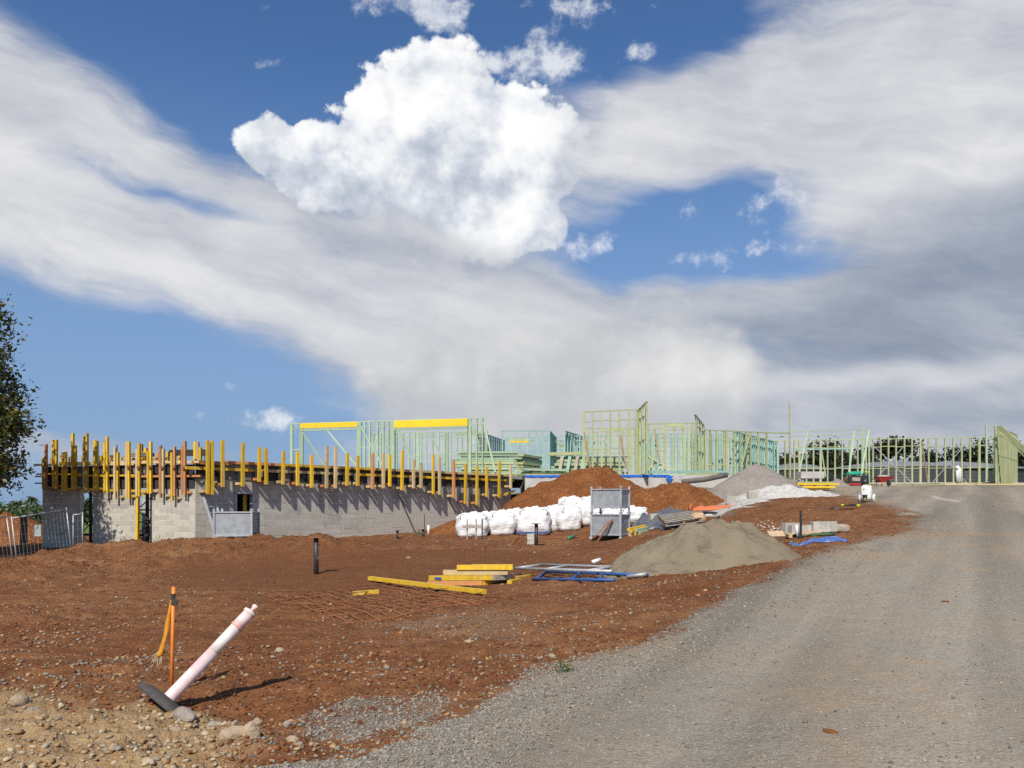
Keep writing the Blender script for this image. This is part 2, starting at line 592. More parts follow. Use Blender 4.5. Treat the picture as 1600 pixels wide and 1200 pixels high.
M['blue_paint'] = mat_simple('blue_paint', (0.018, 0.085, 0.27), (0.022, 0.11, 0.33), 9, 0.45, vary=0.1, dirt=(0.20, 0.12, 0.08), dirt_amt=0.3)
M['concrete'] = mat_simple('concrete', (0.50, 0.48, 0.44), (0.40, 0.38, 0.35), 3, 0.85, vary=0.08, dirt=(0.36, 0.27, 0.20), dirt_amt=0.4, bumpd=0.004)
M['membrane'] = mat_simple('blue_membrane', (0.015, 0.10, 0.50), (0.02, 0.14, 0.60), 3, 0.35, vary=0.0)
M['white'] = mat_simple('white_plastic', (0.80, 0.79, 0.76), (0.70, 0.69, 0.66), 6, 0.5, vary=0.05)
M['shade_dark'] = mat_simple('interior_shade_dark', (0.06, 0.06, 0.06), (0.10, 0.10, 0.10), 2, 0.9)  # near-black wall colour, paints the shade inside the doorway bay
M['green_paint'] = mat_simple('green_paint', (0.02, 0.22, 0.12), (0.02, 0.16, 0.09), 6, 0.45)
M['red_paint'] = mat_simple('red_paint', (0.42, 0.03, 0.025), (0.30, 0.03, 0.025), 6, 0.45, dirt=(0.25, 0.14, 0.09), dirt_amt=0.5)
M['rubber'] = mat_simple('black_rubber', (0.045, 0.043, 0.04), (0.07, 0.06, 0.05), 14, 0.8, dirt=(0.22, 0.15, 0.09), dirt_amt=0.35)
M['lime'] = mat_simple('lime_plastic', (0.45, 0.60, 0.02), (0.40, 0.52, 0.02), 6, 0.4, vary=0.0)
M['blackpl'] = mat_simple('black_plastic', (0.025, 0.025, 0.027), (0.035, 0.035, 0.035), 6, 0.4, vary=0.0)


# ------------------------------------------------------------------ the lie of the land
def zc(px, py, d):
    p = P(px, py, d)
    return (p.x, p.y, p.z)


CTRL = [zc(*c) for c in [
    (0, 1200, 4.9), (400, 1200, 4.9), (800, 1200, 4.85), (1200, 1200, 4.6), (1600, 1200, 4.3), (265, 1095, 6.5), (0, 1060, 7.3), (560, 1100, 6.5), (800, 1080, 6.9),
    (1000, 1010, 8.4), (1300, 1000, 8.3), (1600, 1000, 8.0), (1600, 900, 11.5), (1300, 900, 12.0), (1200, 905, 12.0), (1000, 950, 10.8), (700, 950, 12.2), (400, 950, 12.4),
    (100, 950, 12.5), (0, 900, 18.2), (250, 898, 18.8), (494, 896, 18.0), (700, 915, 15.6), (850, 905, 15.6), (950, 888, 16.0), (1080, 893, 13.8), (1245, 880, 13.6),
    (1280, 840, 18.0), (1400, 830, 19.5), (1600, 850, 15.0), (1600, 800, 25.0), (1357, 785, 27.0), (1430, 810, 22.5), (1600, 770, 35.0), (1500, 758, 46.0), (1600, 758, 46.0),
    (1380, 759, 44.5), (1300, 770, 36.0), (1150, 778, 33.0), (1100, 800, 29.0), (1180, 790, 28.0), (1100, 830, 23.0), (955, 842, 27.5), (1000, 822, 28.5), (850, 852, 24.5),
    (700, 838, 30.0), (930, 820, 31.0), (620, 850, 26.0), (500, 872, 22.0), (300, 876, 22.8), (150, 888, 22.5), (140, 858, 26.3), (305, 849, 26.0), (400, 846, 26.4),
    (480, 844, 27.0), (0, 884, 24.0), (60, 871, 25.5), (900, 870, 20.0), (700, 880, 19.5), (600, 865, 22.0), (1000, 858, 21.0)]]
CTRL += [(-10.8, 27.5, 0.45), (-16.9, 28.9, 0.2), (-6.5, 32.5, 0.45), (-3.0, 36.3, 0.7), (0.0, 41.0, 1.8), (5, 41.5, 2.75), (10, 42.5, 2.85), (16, 46, 2.95), (22, 51, 3.18), (30, 51, 3.18), (19, 47, 3.02),
         (40, 56, 3.1), (0, 62, 2.8), (-15, 60, 0.6), (-25, 45, 0.15), (-30, 32, 0.0), (-40, 60, 0.1), (40, 85, 3.2), (0, 100, 2.6), (-45, 110, -0.4), (30, 125, 3.6), (70, 120, 4.2),
         (-80, 100, -1), (-11, 3, 0.0), (11, 3, 0.3), (0, -12, -0.5), (-22, 10, -0.1), (20, 9, 0.55), (27, 20, 1.4), (-20, -20, -0.8), (20, -20, -0.4), (36, 35, 2.4)]
CTRL = np.array(CTRL)


def _solve():
    d = np.linalg.norm(CTRL[:, None, :2] - CTRL[None, :, :2], axis=2)
    A = np.sqrt(d * d + 1.0)
    n = len(CTRL)
    Pm = np.c_[np.ones(n), CTRL[:, :2]]
    big = np.block([[A - 0.02 * np.eye(n) * -1.0, Pm], [Pm.T, np.zeros((3, 3))]])
    return np.linalg.solve(big, np.r_[CTRL[:, 2], 0, 0, 0])


_WTS = _solve()


def z_smooth(x, y):
    x, y = np.asarray(x, float), np.asarray(y, float)
    r = np.hypot(x, y)
    k = np.minimum(1.0, 130.0 / np.maximum(r, 1e-6))
    xs, ys = x * k, y * k
    z = _WTS[-3] + _WTS[-2] * xs + _WTS[-1] * ys
    for i in range(len(CTRL)):
        z = z + _WTS[i] * np.sqrt((xs - CTRL[i, 0]) ** 2 + (ys - CTRL[i, 1]) ** 2 + 1.0)
    f = np.clip((r - 70.0) / 150.0, 0, 1)
    f = f * f * (3 - 2 * f)
    return z * (1 - f) + (-0.6) * f


def on_ground(px, py, fn=z_smooth, d0=3.5, d1=75.0):
    """where the line of sight through a pixel meets the ground"""
    d = np.geomspace(d0, d1, 1500)
    x, z = (px - 800.0) / FPX * d, EYE + (HY - py) / FPX * d
    g_ = fn(x, d)
    k = np.where(z - g_ <= 0)[0]
    i = k[0] if len(k) else len(d) - 1
    return Vector((x[i], d[i], float(g_[i])))


def poly_sd(x, y, poly):
    """signed distance to a polygon, positive inside"""
    n = len(poly)
    best = np.full(x.shape, 1e9)
    ins = np.zeros(x.shape, bool)
    for i in range(n):
        ax, ay = poly[i]
        bx, by = poly[(i + 1) % n]
        ex, ey = bx - ax, by - ay
        t = np.clip(((x - ax) * ex + (y - ay) * ey) / max(ex * ex + ey * ey, 1e-9), 0, 1)
        best = np.minimum(best, np.hypot(x - ax - t * ex, y - ay - t * ey))
        c = ((ay > y) != (by > y)) & (x < (bx - ax) * (y - ay) / ((by - ay) if abs(by - ay) > 1e-9 else 1e-9) + ax)
        ins ^= c
    return np.where(ins, best, -best)


def pix_poly(pts):
    return [tuple(on_ground(*p)[:2]) for p in pts]


ROAD = pix_poly([(420, 1196), (560, 1178), (640, 1150), (760, 1098), (850, 1056), (1000, 1010), (1090, 958), (1200, 908), (1260, 878), (1340, 849), (1425, 829), (1434, 811), (1390, 796),
                 (1340, 780), (1290, 772), (1215, 776), (1140, 803), (1085, 806), (1060, 790)]) + [(6.5, 38.5), (14, 42.5), (20, 46.3), (38, 50), (46, 40), (44, 10), (20, -30), (-3.5, -30), (-3.0, 0), (-2.2, 3.5)]
GREY1 = pix_poly([(790, 1075), (830, 1045), (900, 1030), (960, 1015), (930, 1050), (850, 1080)])
GREY2 = pix_poly([(470, 1110), (560, 1095), (640, 1110), (700, 1090), (640, 1140), (540, 1165), (470, 1150)])
GREY3 = pix_poly([(600, 965), (760, 950), (860, 975), (800, 1000), (650, 1000)])
RUBBLE = pix_poly([(-60, 1090), (40, 1075), (130, 1110), (220, 1095), (300, 1112), (380, 1130), (440, 1160), (400, 1198)]) + [(-2.4, 4.0), (-6, 4.0)]
DARKPAD = pix_poly([(250, 885), (420, 868), (620, 858), (840, 860), (930, 880), (860, 900), (700, 905), (640, 925), (420, 925), (280, 915)])
DUST = pix_poly([(1105, 800), (1150, 776), (1220, 768), (1300, 771), (1290, 776), (1210, 781), (1150, 798), (1110, 808)])
DUST2 = pix_poly([(1436, 771), (1470, 776), (1507, 783), (1500, 786.5), (1462, 780)])
BERM = pix_poly([(-40, 895), (60, 872), (140, 860), (305, 850), (420, 847), (520, 846), (560, 862), (470, 872), (330, 880), (160, 895), (60, 905)])


def bell(sd, w):
    t = np.clip(sd / w + 0.5, 0, 1)
    return t * t * (3 - 2 * t)


PIT = on_ground(395, 1100)
MND = on_ground(250, 1120)


def masks(x, y):
    wob = fbm(x * 1.3, y * 1.3, 4, 3) * 0.55
    far = np.clip(np.hypot(x, y) / 20.0, 0.35, 1.6)
    gr = bell(poly_sd(x, y, ROAD) + wob * far * 1.1, 1.1 * far)
    gr = np.maximum(gr, 0.72 * bell(poly_sd(x, y, GREY1) + wob * 0.6, 0.7))
    gr = np.maximum(gr, 0.62 * bell(poly_sd(x, y, GREY2) + wob * 0.9, 0.8))
    gr = np.maximum(gr, 0.26 * bell(poly_sd(x, y, GREY3) + wob * 1.2, 1.2))
    rb = bell(poly_sd(x, y, RUBBLE) + wob * 0.8, 0.5) * (1 - bell(poly_sd(x, y, ROAD), 0.3))
    dk = bell(poly_sd(x, y, DARKPAD) + wob, 1.2)
    du = bell(poly_sd(x, y, DUST) + wob * 1.2, 1.0)
    du = np.maximum(du, 0.55 * bell(poly_sd(x, y, DUST2) + wob * 0.3, 0.5))
    bm = bell(poly_sd(x, y, BERM) + wob * 0.6, 1.0)
    r = np.hypot(x, y)
    gs = np.clip((r - 56) / 8.0, 0, 1) + np.clip((-x - 22) / 3.0, 0, 1) * np.clip((y - 38) / 4, 0, 1)
    gs = np.clip(gs, 0, 1)
    return gr, rb, dk, du, bm, gs


def z_full(x, y, mk=None):
    x, y = np.asarray(x, float), np.asarray(y, float)
    gr, rb, dk, du, bm, gs = mk if mk is not None else masks(x, y)
    r = np.hypot(x, y)
    near = np.clip((90.0 - r) / 40.0, 0, 1)
    rough = (1 - gr) * (1 - 0.65 * dk)
    z = z_smooth(x, y)
    z = z + near * rough * (fbm(x * 0.9, y * 0.9, 3, 1) * 0.045 + fbm(x * 4.1, y * 4.1, 3, 2) * 0.036)
    z = z + near * rough * (fbm(x * 0.22 + y * 0.04, y * 1.5 - x * 0.2, 3, 31) * 0.05 + np.abs(fbm(x * 0.35 + y * 0.1, y * 2.6 - x * 0.45, 3, 33)) * -0.05)
    z = z + near * gr * fbm((x * 0.866 - y * 0.5) * 1.1, (x * 0.5 + y * 0.866) * 0.06, 2, 35) * 0.03
    z = z + near * gr * (fbm(x * 0.5, y * 0.35, 3, 7) * 0.03 + fbm(x * 6, y * 6, 2, 8) * 0.006)
    z = z + rb * (np.abs(fbm(x * 2.2, y * 2.2, 3, 5)) * 0.05 + fbm(x * 9, y * 9, 4, 6) * 0.04)
    z = z + bm * (0.20 + fbm(x * 1.6, y * 1.6, 4, 9) * 0.20 + np.abs(fbm(x * 5, y * 5, 3, 12)) * 0.08)
    z = z - 0.16 * np.exp(-(((x - PIT.x) / 0.45) ** 2 + ((y - PIT.y) / 0.45) ** 2))
    z = z + 0.03 * np.exp(-(((x - MND.x) / 0.8) ** 2 + ((y - MND.y) / 0.5) ** 2))
    ed = poly_sd(x, y, ROAD)
    z = z + near * 0.035 * np.exp(-((ed - 0.25) / 0.35) ** 2)              # windrow of loose stone along the edge
    return z


def gz(x, y):
    return float(z_full(np.array([float(x)]), np.array([float(y)]))[0])


def GP(px, py):
    p = on_ground(px, py)
    p.z = gz(p.x, p.y)
    return p


def terrain_material():
    m, g, bs = new_mat('ground_cover')
    p = pos(g)

    def at(n):
        nd = g.n.new('ShaderNodeAttribute')
        nd.attribute_name = n
        return S(g, nd.outputs['Fac'])
    gr, rb, dk, du, gs = at('gravel'), at('rubble'), at('pad'), at('dust'), at('grass')
    n1 = g.noise(p, scale=0.55, detail=6, rough=0.6)
    n2 = g.noise(p, scale=3.4, detail=6, rough=0.62)
    n3 = g.noise(p, scale=16.0, detail=5, rough=0.65)
    v1 = g.voronoi(p, scale=26.0, out='Color')
    v1d = g.voronoi(p, scale=26.0)
    v2 = g.voronoi(p, scale=75.0, out='Color')
    v1r, v1g, v1b = g.sep(v1)
    v2r, v2g, v2b = g.sep(v2)
    soil = g.mix(g.smooth(n1, 0.32, 0.68), (0.165, 0.060, 0.023), (0.245, 0.108, 0.045))
    n0 = g.noise(p, scale=0.17, detail=4, rough=0.6)
    soil = g.mix(g.smooth(n0, 0.40, 0.62) * 0.65, soil, (0.275, 0.132, 0.058))
    ns = g.noise(g.scale(p, (0.22, 1.6, 1.0)), scale=1.0, detail=5, rough=0.62)
    soil = g.mix(g.smooth(ns, 0.50, 0.68) * 0.55, soil, (0.29, 0.145, 0.066))
    soil = g.mix(g.smooth(n2, 0.35, 0.75), soil, (0.120, 0.044, 0.018))
    soil = g.mix(g.smooth(n3, 0.50, 0.80) * 0.6, soil, (0.28, 0.130, 0.052))
    soil = g.mix(dk * 0.62, soil, (0.155, 0.062, 0.028))
    spk = g.m('GREATER_THAN', v1r, 0.86) * g.m('LESS_THAN', v1d, 0.42) * (1.0 - dk * 0.6)
    soil = g.mix(spk * g.lin(v1b, 0, 1, 0.2, 0.85), soil, g.mix(v1g, (0.34, 0.19, 0.10), (0.40, 0.36, 0.30)))
    rub = g.mix(g.smooth(n2, 0.3, 0.7), (0.40, 0.275, 0.135), (0.28, 0.16, 0.072))
    rub = g.mix(g.m('GREATER_THAN', v2r, 0.6) * 0.6, rub, g.mix(v2g, (0.40, 0.28, 0.15), (0.28, 0.22, 0.16)))
    rub = g.mix(g.smooth(n3, 0.55, 0.7) * 0.7, rub, (0.20, 0.10, 0.045))
    grv = g.mix(v2r, (0.195, 0.174, 0.140), (0.345, 0.306, 0.243))
    grv = g.mix(g.smooth(n1, 0.38, 0.66), grv, g.mix(v2g, (0.235, 0.199, 0.149), (0.355, 0.300, 0.226)))
    an = math.radians(30)
    trk = g.noise(g.xyz(g.dot(p, (0.85 * math.cos(an), -0.85 * math.sin(an), 0)), g.dot(p, (0.05 * math.sin(an), 0.05 * math.cos(an), 0)), 0.0), scale=1.0, detail=4, rough=0.55, flat=True)
    kt = g.lin(trk, 0.3, 0.7, 0.72, 1.14)
    grv = g.mix(1.0, grv, g.xyz(kt, kt, kt), 'MULTIPLY')
    grv = g.mix(g.smooth(n0 + (n2 - 0.5) * 0.35, 0.53, 0.66) * 0.5, grv, (0.36, 0.235, 0.13))
    grv = g.mix(g.smooth(n2, 0.62, 0.78) * 0.35, grv, (0.30, 0.19, 0.11))
    grv = g.mix(g.m('GREATER_THAN', v1r, 0.95) * g.m('LESS_THAN', v1d, 0.3) * 0.8, grv, (0.44, 0.38, 0.31))
    edge = g.smooth(gr + (n3 - 0.5) * 0.9 + (v2b - 0.5) * 0.8 + (n2 - 0.5) * 0.6, 0.30, 0.72)
    c = g.mix(rb, soil, rub)
    c = g.mix(edge, c, grv)
    c = g.mix(g.smooth(du + (n2 - 0.5) * 0.6, 0.3, 0.7), c, g.mix(n2, (0.36, 0.31, 0.25), (0.58, 0.55, 0.50)))
    c = g.mix(gs, c, g.mix(n2, (0.10, 0.16, 0.035), (0.16, 0.21, 0.06)))
    g.put(bs.inputs['Base Color'], c)
    bs.inputs['Roughness'].default_value = 0.95
    bs.inputs['Specular IOR Level'].default_value = 0.06
    h = n3 * 0.5 + g.noise(p, scale=60.0, detail=3) * 0.25 + (0.5 - v1d) * 0.25 + v2r * 0.12
    bump(g, bs, h * (1.0 - edge * 0.5), 0.05, 1.0)
    return m


def build_ground():
    a_in = np.radians(np.linspace(-37, 37, 560))
    a_out = np.radians(np.concatenate([np.linspace(38.5, 60, 20), np.linspace(64, 296, 59), np.linspace(300, 321.5, 20)]))
    ang = np.concatenate([a_in, a_out])
    rad = np.concatenate([[0.05, 0.6, 1.2, 1.8, 2.4], np.geomspace(3.0, 60.0, 480), np.geomspace(62, 6000, 60)])
    na, nr = len(ang), len(rad)
    A, Rr = np.meshgrid(ang, rad)
    x, y = (Rr * np.sin(A)).ravel(), (Rr * np.cos(A)).ravel()
    mk = masks(x, y)
    z = z_full(x, y, mk)
    v = np.c_[x, y, z]
    i = np.arange(nr - 1)[:, None] * na
    k = np.arange(na)[None, :]
    k2 = (k + 1) % na
    q = np.stack([i + k, i + k2, i + na + k2, i + na + k], axis=-1).reshape(-1, 4)[:, ::-1]
    is_road = (mk[0][q].mean(axis=1) > 0.5) & (poly_sd(x[q].mean(axis=1), y[q].mean(axis=1), ROAD) > -0.3)
    m = terrain_material()
    for nm, sel in (('ground', ~is_road), ('gravel_road', is_road)):
        fq = q[sel]
        used, inv = np.unique(fq, return_inverse=True)
        o = np_mesh(nm, v[used], inv.reshape(-1, 4), m, smooth=True, quads=True,
                    attrs={'gravel': mk[0][used], 'rubble': mk[1][used], 'pad': mk[2][used], 'dust': mk[3][used], 'grass': mk[5][used]})
        link(o, Matrix.Identity(4))
        tag(o, kind='structure')
        o['label'] = {'ground': 'red brown building site soil with stones and ruts', 'gravel_road': 'grey gravel driveway rising past the site'}[nm]


build_ground()

# ------------------------------------------------------------------ block-walled basement
def V2(x, y, z=0.0):
    return Vector((x, y, z))


CORNER = V2(-10.85, 27.4)
LEFT_DIR = V2(-0.974, 0.225).normalized()
RIGHT_DIR = V2(0.663, 0.749).normalized()
LEFT_N = V2(-0.225, -0.974).normalized()       # outward normals
RIGHT_N = V2(0.749, -0.663).normalized()
LEFT_LEN, RIGHT_LEN = 6.22, 16.3


def plane_t(o, d, px):
    """distance along a wall line at which a picture column crosses it"""
    k = (px - 800.0) / FPX
    return (k * o.y - o.x) / (d.x - k * d.y)


def on_plane(o, d, px, py):
    p = o + d * plane_t(o, d, px)
    return Vector((p.x, p.y, EYE + (HY - py) / FPX * p.y))


def block_material():
    m, g, bs = new_mat('concrete_block')
    p = pos(g)
    oi = g.n.new('ShaderNodeObjectInfo')
    rn = S(g, oi.outputs['Random'])
    n = g.noise(p, scale=14, detail=5, rough=0.65)
    c = g.mix(g.smooth(n, 0.3, 0.7), (0.51, 0.48, 0.41), (0.44, 0.415, 0.35))
    k = g.lin(rn, 0, 1, 0.82, 1.08)
    c = g.mix(1.0, c, g.xyz(k, k, k), 'MULTIPLY')
    damp_dark = g.noise(g.scale(p, (1.0, 1.0, 0.55)), scale=0.9, detail=5, rough=0.6)
    x, y, z = g.sep(p)
    d = g.smooth(damp_dark + (rn - 0.5) * 0.16 + (z - 1.9) * 0.10, 0.50, 0.62)
    c = g.mix(d * 0.55, c, (0.20, 0.19, 0.175))
    g.put(bs.inputs['Base Color'], c)
    bs.inputs['Roughness'].default_value = 0.92
    bump(g, bs, g.noise(p, scale=70, detail=3), 0.004)
    return m


M['block'] = block_material()
M['mortar'] = mat_simple('mortar', (0.74, 0.65, 0.46), (0.62, 0.55, 0.40), 9, 0.95, vary=0.0)
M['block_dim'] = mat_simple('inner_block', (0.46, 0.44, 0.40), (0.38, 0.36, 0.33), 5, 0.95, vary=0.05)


def splash_material():
    m, g, bs = new_mat('formwork_panel')
    p = pos(g)
    n = g.noise(p, scale=1.7, detail=7, rough=0.7)
    n2 = g.noise(g.scale(p, (1, 1, 0.4)), scale=9, detail=5, rough=0.7)
    rn = S(g, g.n.new('ShaderNodeObjectInfo').outputs['Random'])
    c = g.mix(g.smooth(n2, 0.4, 0.75), (0.022, 0.02, 0.019), (0.06, 0.052, 0.046))
    f = g.smooth(n + (rn - 0.62) * 0.45, 0.48, 0.60)
    c = g.mix(f * 0.8, c, g.mix(n2, (0.30, 0.28, 0.25), (0.14, 0.13, 0.12)))
    g.put(bs.inputs['Base Color'], c)
    bs.inputs['Roughness'].default_value = 0.8
    return m


M['panel'] = splash_material()

BAS = thing('block_basement', CORNER + Vector((0, 0, 0.2)), 'half-built basement of grey concrete blocks with a doorway under yellow formwork', 'building')


def block_wall(o, d, nrm, length, spans, z0, z1, n_single, holes=(), far_name='far_blocks'):
    """running-bond wall from z0 up to z1 on the given spans of the line; the first n_single blocks are objects, the rest one mesh.
    holes: (t0, t1, z0, z1) openings"""
    th = 0.19
    core = MB()
    cells = []
    ncourse = int(round((z1 - z0) / 0.2))
    for k in range(ncourse):
        za = z0 + k * 0.2
        segs = list(spans)
        for h0, h1, hz0, hz1 in holes:
            if za + 0.1 > hz0 and za + 0.1 < hz1:
                segs = [s for a, b in segs for s in ((a, min(b, h0)), (max(a, h1), b)) if s[1] - s[0] > 0.02]
        for a, b in segs:
            pa, pb = o + d * a, o + d * b
            c = (pa + pb) / 2 - nrm * (th / 2 + 0.005)
            core.box((c.x, c.y, za + 0.1), (b - a - 0.012, th, 0.2), axes(d))
            t = math.floor(a / 0.4) * 0.4 - (0.2 if k % 2 else 0.0)
            while t < b:
                s0, s1 = max(t, a), min(t + 0.4, b)
                if s1 - s0 > 0.05:
                    cells.append((s0, s1, za))
                t += 0.4
    wall = core.build('block_wall', M['mortar'], BAS)
    cells.sort(key=lambda c: (c[0] // 0.4, -c[2]))
    rest = MB()
    for i, (s0, s1, za) in enumerate(cells):
        jx = R.uniform(-0.003, 0.003)
        pa, pb = o + d * (s0 + 0.008), o + d * (s1 - 0.008)
        off = -nrm * (0.045 + jx) + Vector((0, 0, za + 0.1))
        if i < n_single:
            bar('block', pa + off, pb + off, 0.09, 0.184, M['block'], wall)
        else:
            rest.bar(pa + off, pb + off, 0.09, 0.184)
    if rest.v:
        r = rest.build(far_name, M['block'], wall)
        r['kind'] = 'stuff'
    return wall


lt = lambda px: plane_t(CORNER, LEFT_DIR, px)
rt = lambda px: plane_t(CORNER, RIGHT_DIR, px)
Z_BASE = -0.2
block_wall(CORNER, LEFT_DIR, LEFT_N, LEFT_LEN, [(0.0, lt(237)), (lt(212), lt(145)), (lt(125), LEFT_LEN)], Z_BASE, 2.4, 200)
block_wall(CORNER, RIGHT_DIR, RIGHT_N, RIGHT_LEN, [(0.0, RIGHT_LEN)], Z_BASE, 2.8, 270, holes=[(rt(367), rt(396), 0.0, 2.2)])

# return wall at the far left end, inner walls seen through the gaps, soffit over the doorway bay
def plain_wall(name, a, b, z0, z1, mat, th=0.19):
    a, b = Vector(a), Vector(b)
    c = (a + b) / 2
    return MB().box((c.x, c.y, (z0 + z1) / 2), ((b - a).length, th, z1 - z0), axes(b - a)).build(name, mat, BAS)


inw = -LEFT_N
e0 = CORNER + LEFT_DIR * (LEFT_LEN - 0.1)
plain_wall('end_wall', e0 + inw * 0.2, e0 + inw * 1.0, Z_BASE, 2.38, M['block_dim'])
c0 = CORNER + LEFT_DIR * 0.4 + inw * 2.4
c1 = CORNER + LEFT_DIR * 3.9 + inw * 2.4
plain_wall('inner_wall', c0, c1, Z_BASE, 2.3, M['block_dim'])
rin = -RIGHT_N
plain_wall('inner_wall', CORNER + RIGHT_DIR * 0.6 + rin * 3.6, CORNER + RIGHT_DIR * 9 + rin * 3.6, Z_BASE, 2.9, M['shade_dark'])
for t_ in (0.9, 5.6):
    plain_wall('inner_wall', CORNER + RIGHT_DIR * t_ + rin * 0.25, CORNER + RIGHT_DIR * t_ + rin * 3.5, Z_BASE, 2.9, M['shade_dark'])

# door frame and lintel of the doorway
dl, dr = rt(367), rt(396)
fr = MB()
for t_ in (dl + 0.03, dr - 0.03):
    p = CORNER + RIGHT_DIR * t_ - RIGHT_N * 0.06
    fr.box((p.x, p.y, 1.0), (0.06, 0.2, 2.4), axes(RIGHT_DIR))
p = CORNER + RIGHT_DIR * ((dl + dr) / 2) - RIGHT_N * 0.06
fr.box((p.x, p.y, 2.17), (dr - dl, 0.2, 0.07), axes(RIGHT_DIR))
fr.build('door_frame', M['galv'], BAS)
p = CORNER + RIGHT_DIR * (dr - 0.16) - RIGHT_N * 0.3
bar('door_prop', (p.x, p.y, 0.2), (p.x, p.y, 2.12), 0.10, 0.16, M['yellow'], BAS)

# ------------------------------------------------------------------ floor slabs
SLAB_Z = 3.28
R_END = CORNER + RIGHT_DIR * RIGHT_LEN
inn = CORNER + RIGHT_DIR * 0.5 - RIGHT_N * 0.25
r2 = R_END - RIGHT_N * 0.25
deck = MB().prism([(inn.x, inn.y), (r2.x, r2.y), (0.6, 41.0), (0.6, 58), (-16, 58), (-14, 36)], SLAB_Z - 0.18, SLAB_Z)
tag(deck.build('suspended_slab', M['concrete']), 'grey concrete deck over the block basement behind the yellow formwork', 'slab')
slab = thing('ground_slab', (10, 46, 2.9), 'pale concrete house slab edge wrapped in blue plastic behind the dirt piles', 'slab')
SLAB_FRONT = [(0.65, 40.05), (3.2, 39.7), (6.9, 39.45), (11.0, 39.9), (12.3, 42.2), (14.5, 44.2), (17.0, 46.6), (17.2, 51.7), (33.0, 51.2), (38, 52)]
MB().prism(SLAB_FRONT + [(38, 66), (0.65, 66)], 2.2, SLAB_Z).build('slab_body', M['concrete'], slab)
blue = MB()
for a, b in ((0, 1), (1, 2), (2, 3)):
    (x0, y0), (x1, y1) = SLAB_FRONT[a], SLAB_FRONT[b]
    if a == 2:
        x1, y1 = x0 + (x1 - x0) * 0.22, y0 + (y1 - y0) * 0.22
    rows = []
    for zz, oo in ((SLAB_Z + 0.02, 0.12), (SLAB_Z + 0.02, -0.03), (SLAB_Z - 0.09, -0.035)):
        rows.append([(x0 + (x1 - x0) * k / 16, y0 + (y1 - y0) * k / 16 + oo + 0.015 * math.sin(k * 2.1), zz - 0.03 * abs(math.sin(k * 1.7 + a))) for k in range(17)])
    blue.sheet(rows)
blue.v += [(7.55, 39.4, 3.22), (7.95, 39.42, 3.22), (7.72, 39.38, 2.86)]
blue.f.append((len(blue.v) - 3, len(blue.v) - 1, len(blue.v) - 2))
blue.build('plastic_membrane', M['membrane'], slab)

# ------------------------------------------------------------------ formwork on the left face
FL = thing('edge_formwork', CORNER + LEFT_DIR * 3 + Vector((0, 0, 2.2)), 'dense slab formwork of paired yellow and orange timber uprights above the sunlit block wall', 'formwork')
for k in range(14):
    a, b = LEFT_LEN * k / 14 + 0.012, LEFT_LEN * (k + 1) / 14 - 0.012
    zt = 3.12
    pa, pb = CORNER + LEFT_DIR * a + LEFT_N * 0.02, CORNER + LEFT_DIR * b + LEFT_N * 0.02
    bar('form_panel', pa + Z3 * 2.72, pb + Z3 * 2.72, 0.03, 0.80, M['panel'], FL)


def lwaler(px0, px1, py, mat, h=0.075, off=0.09, name='waler'):
    a = on_plane(CORNER + LEFT_N * off, LEFT_DIR, px0, py)
    b = on_plane(CORNER + LEFT_N * off, LEFT_DIR, px1, py)
    b.z = a.z + (b.z - a.z) * 0.3
    return bar(name, a, b, 0.09, h, mat, FL)


lwaler(54, 210, 726.5, M['pale']); lwaler(140, 312, 723.5, M['pale'], off=0.095)
lwaler(58, 128, 741, M['yellow'], 0.06); lwaler(120, 212, 743.5, M['yellow'], 0.06, 0.1); lwaler(205, 314, 744.5, M['orange'], 0.07)
lwaler(120, 152, 764, M['orange'], 0.06); lwaler(206, 240, 767, M['yellow'], 0.07, 0.12)
lwaler(94, 182, 724, M['yellow'], 0.08, -0.02, 'top_board'); lwaler(205, 290, 717.5, M['orange'], 0.06, -0.16, 'top_board'); lwaler(172, 262, 717, M['yellow'], 0.06, -0.2, 'top_board')
lwaler(265, 325, 708, M['panel'], 0.22, -0.5, 'top_board'); lwaler(205, 240, 711, M['panel'], 0.12, -0.4, 'top_board')
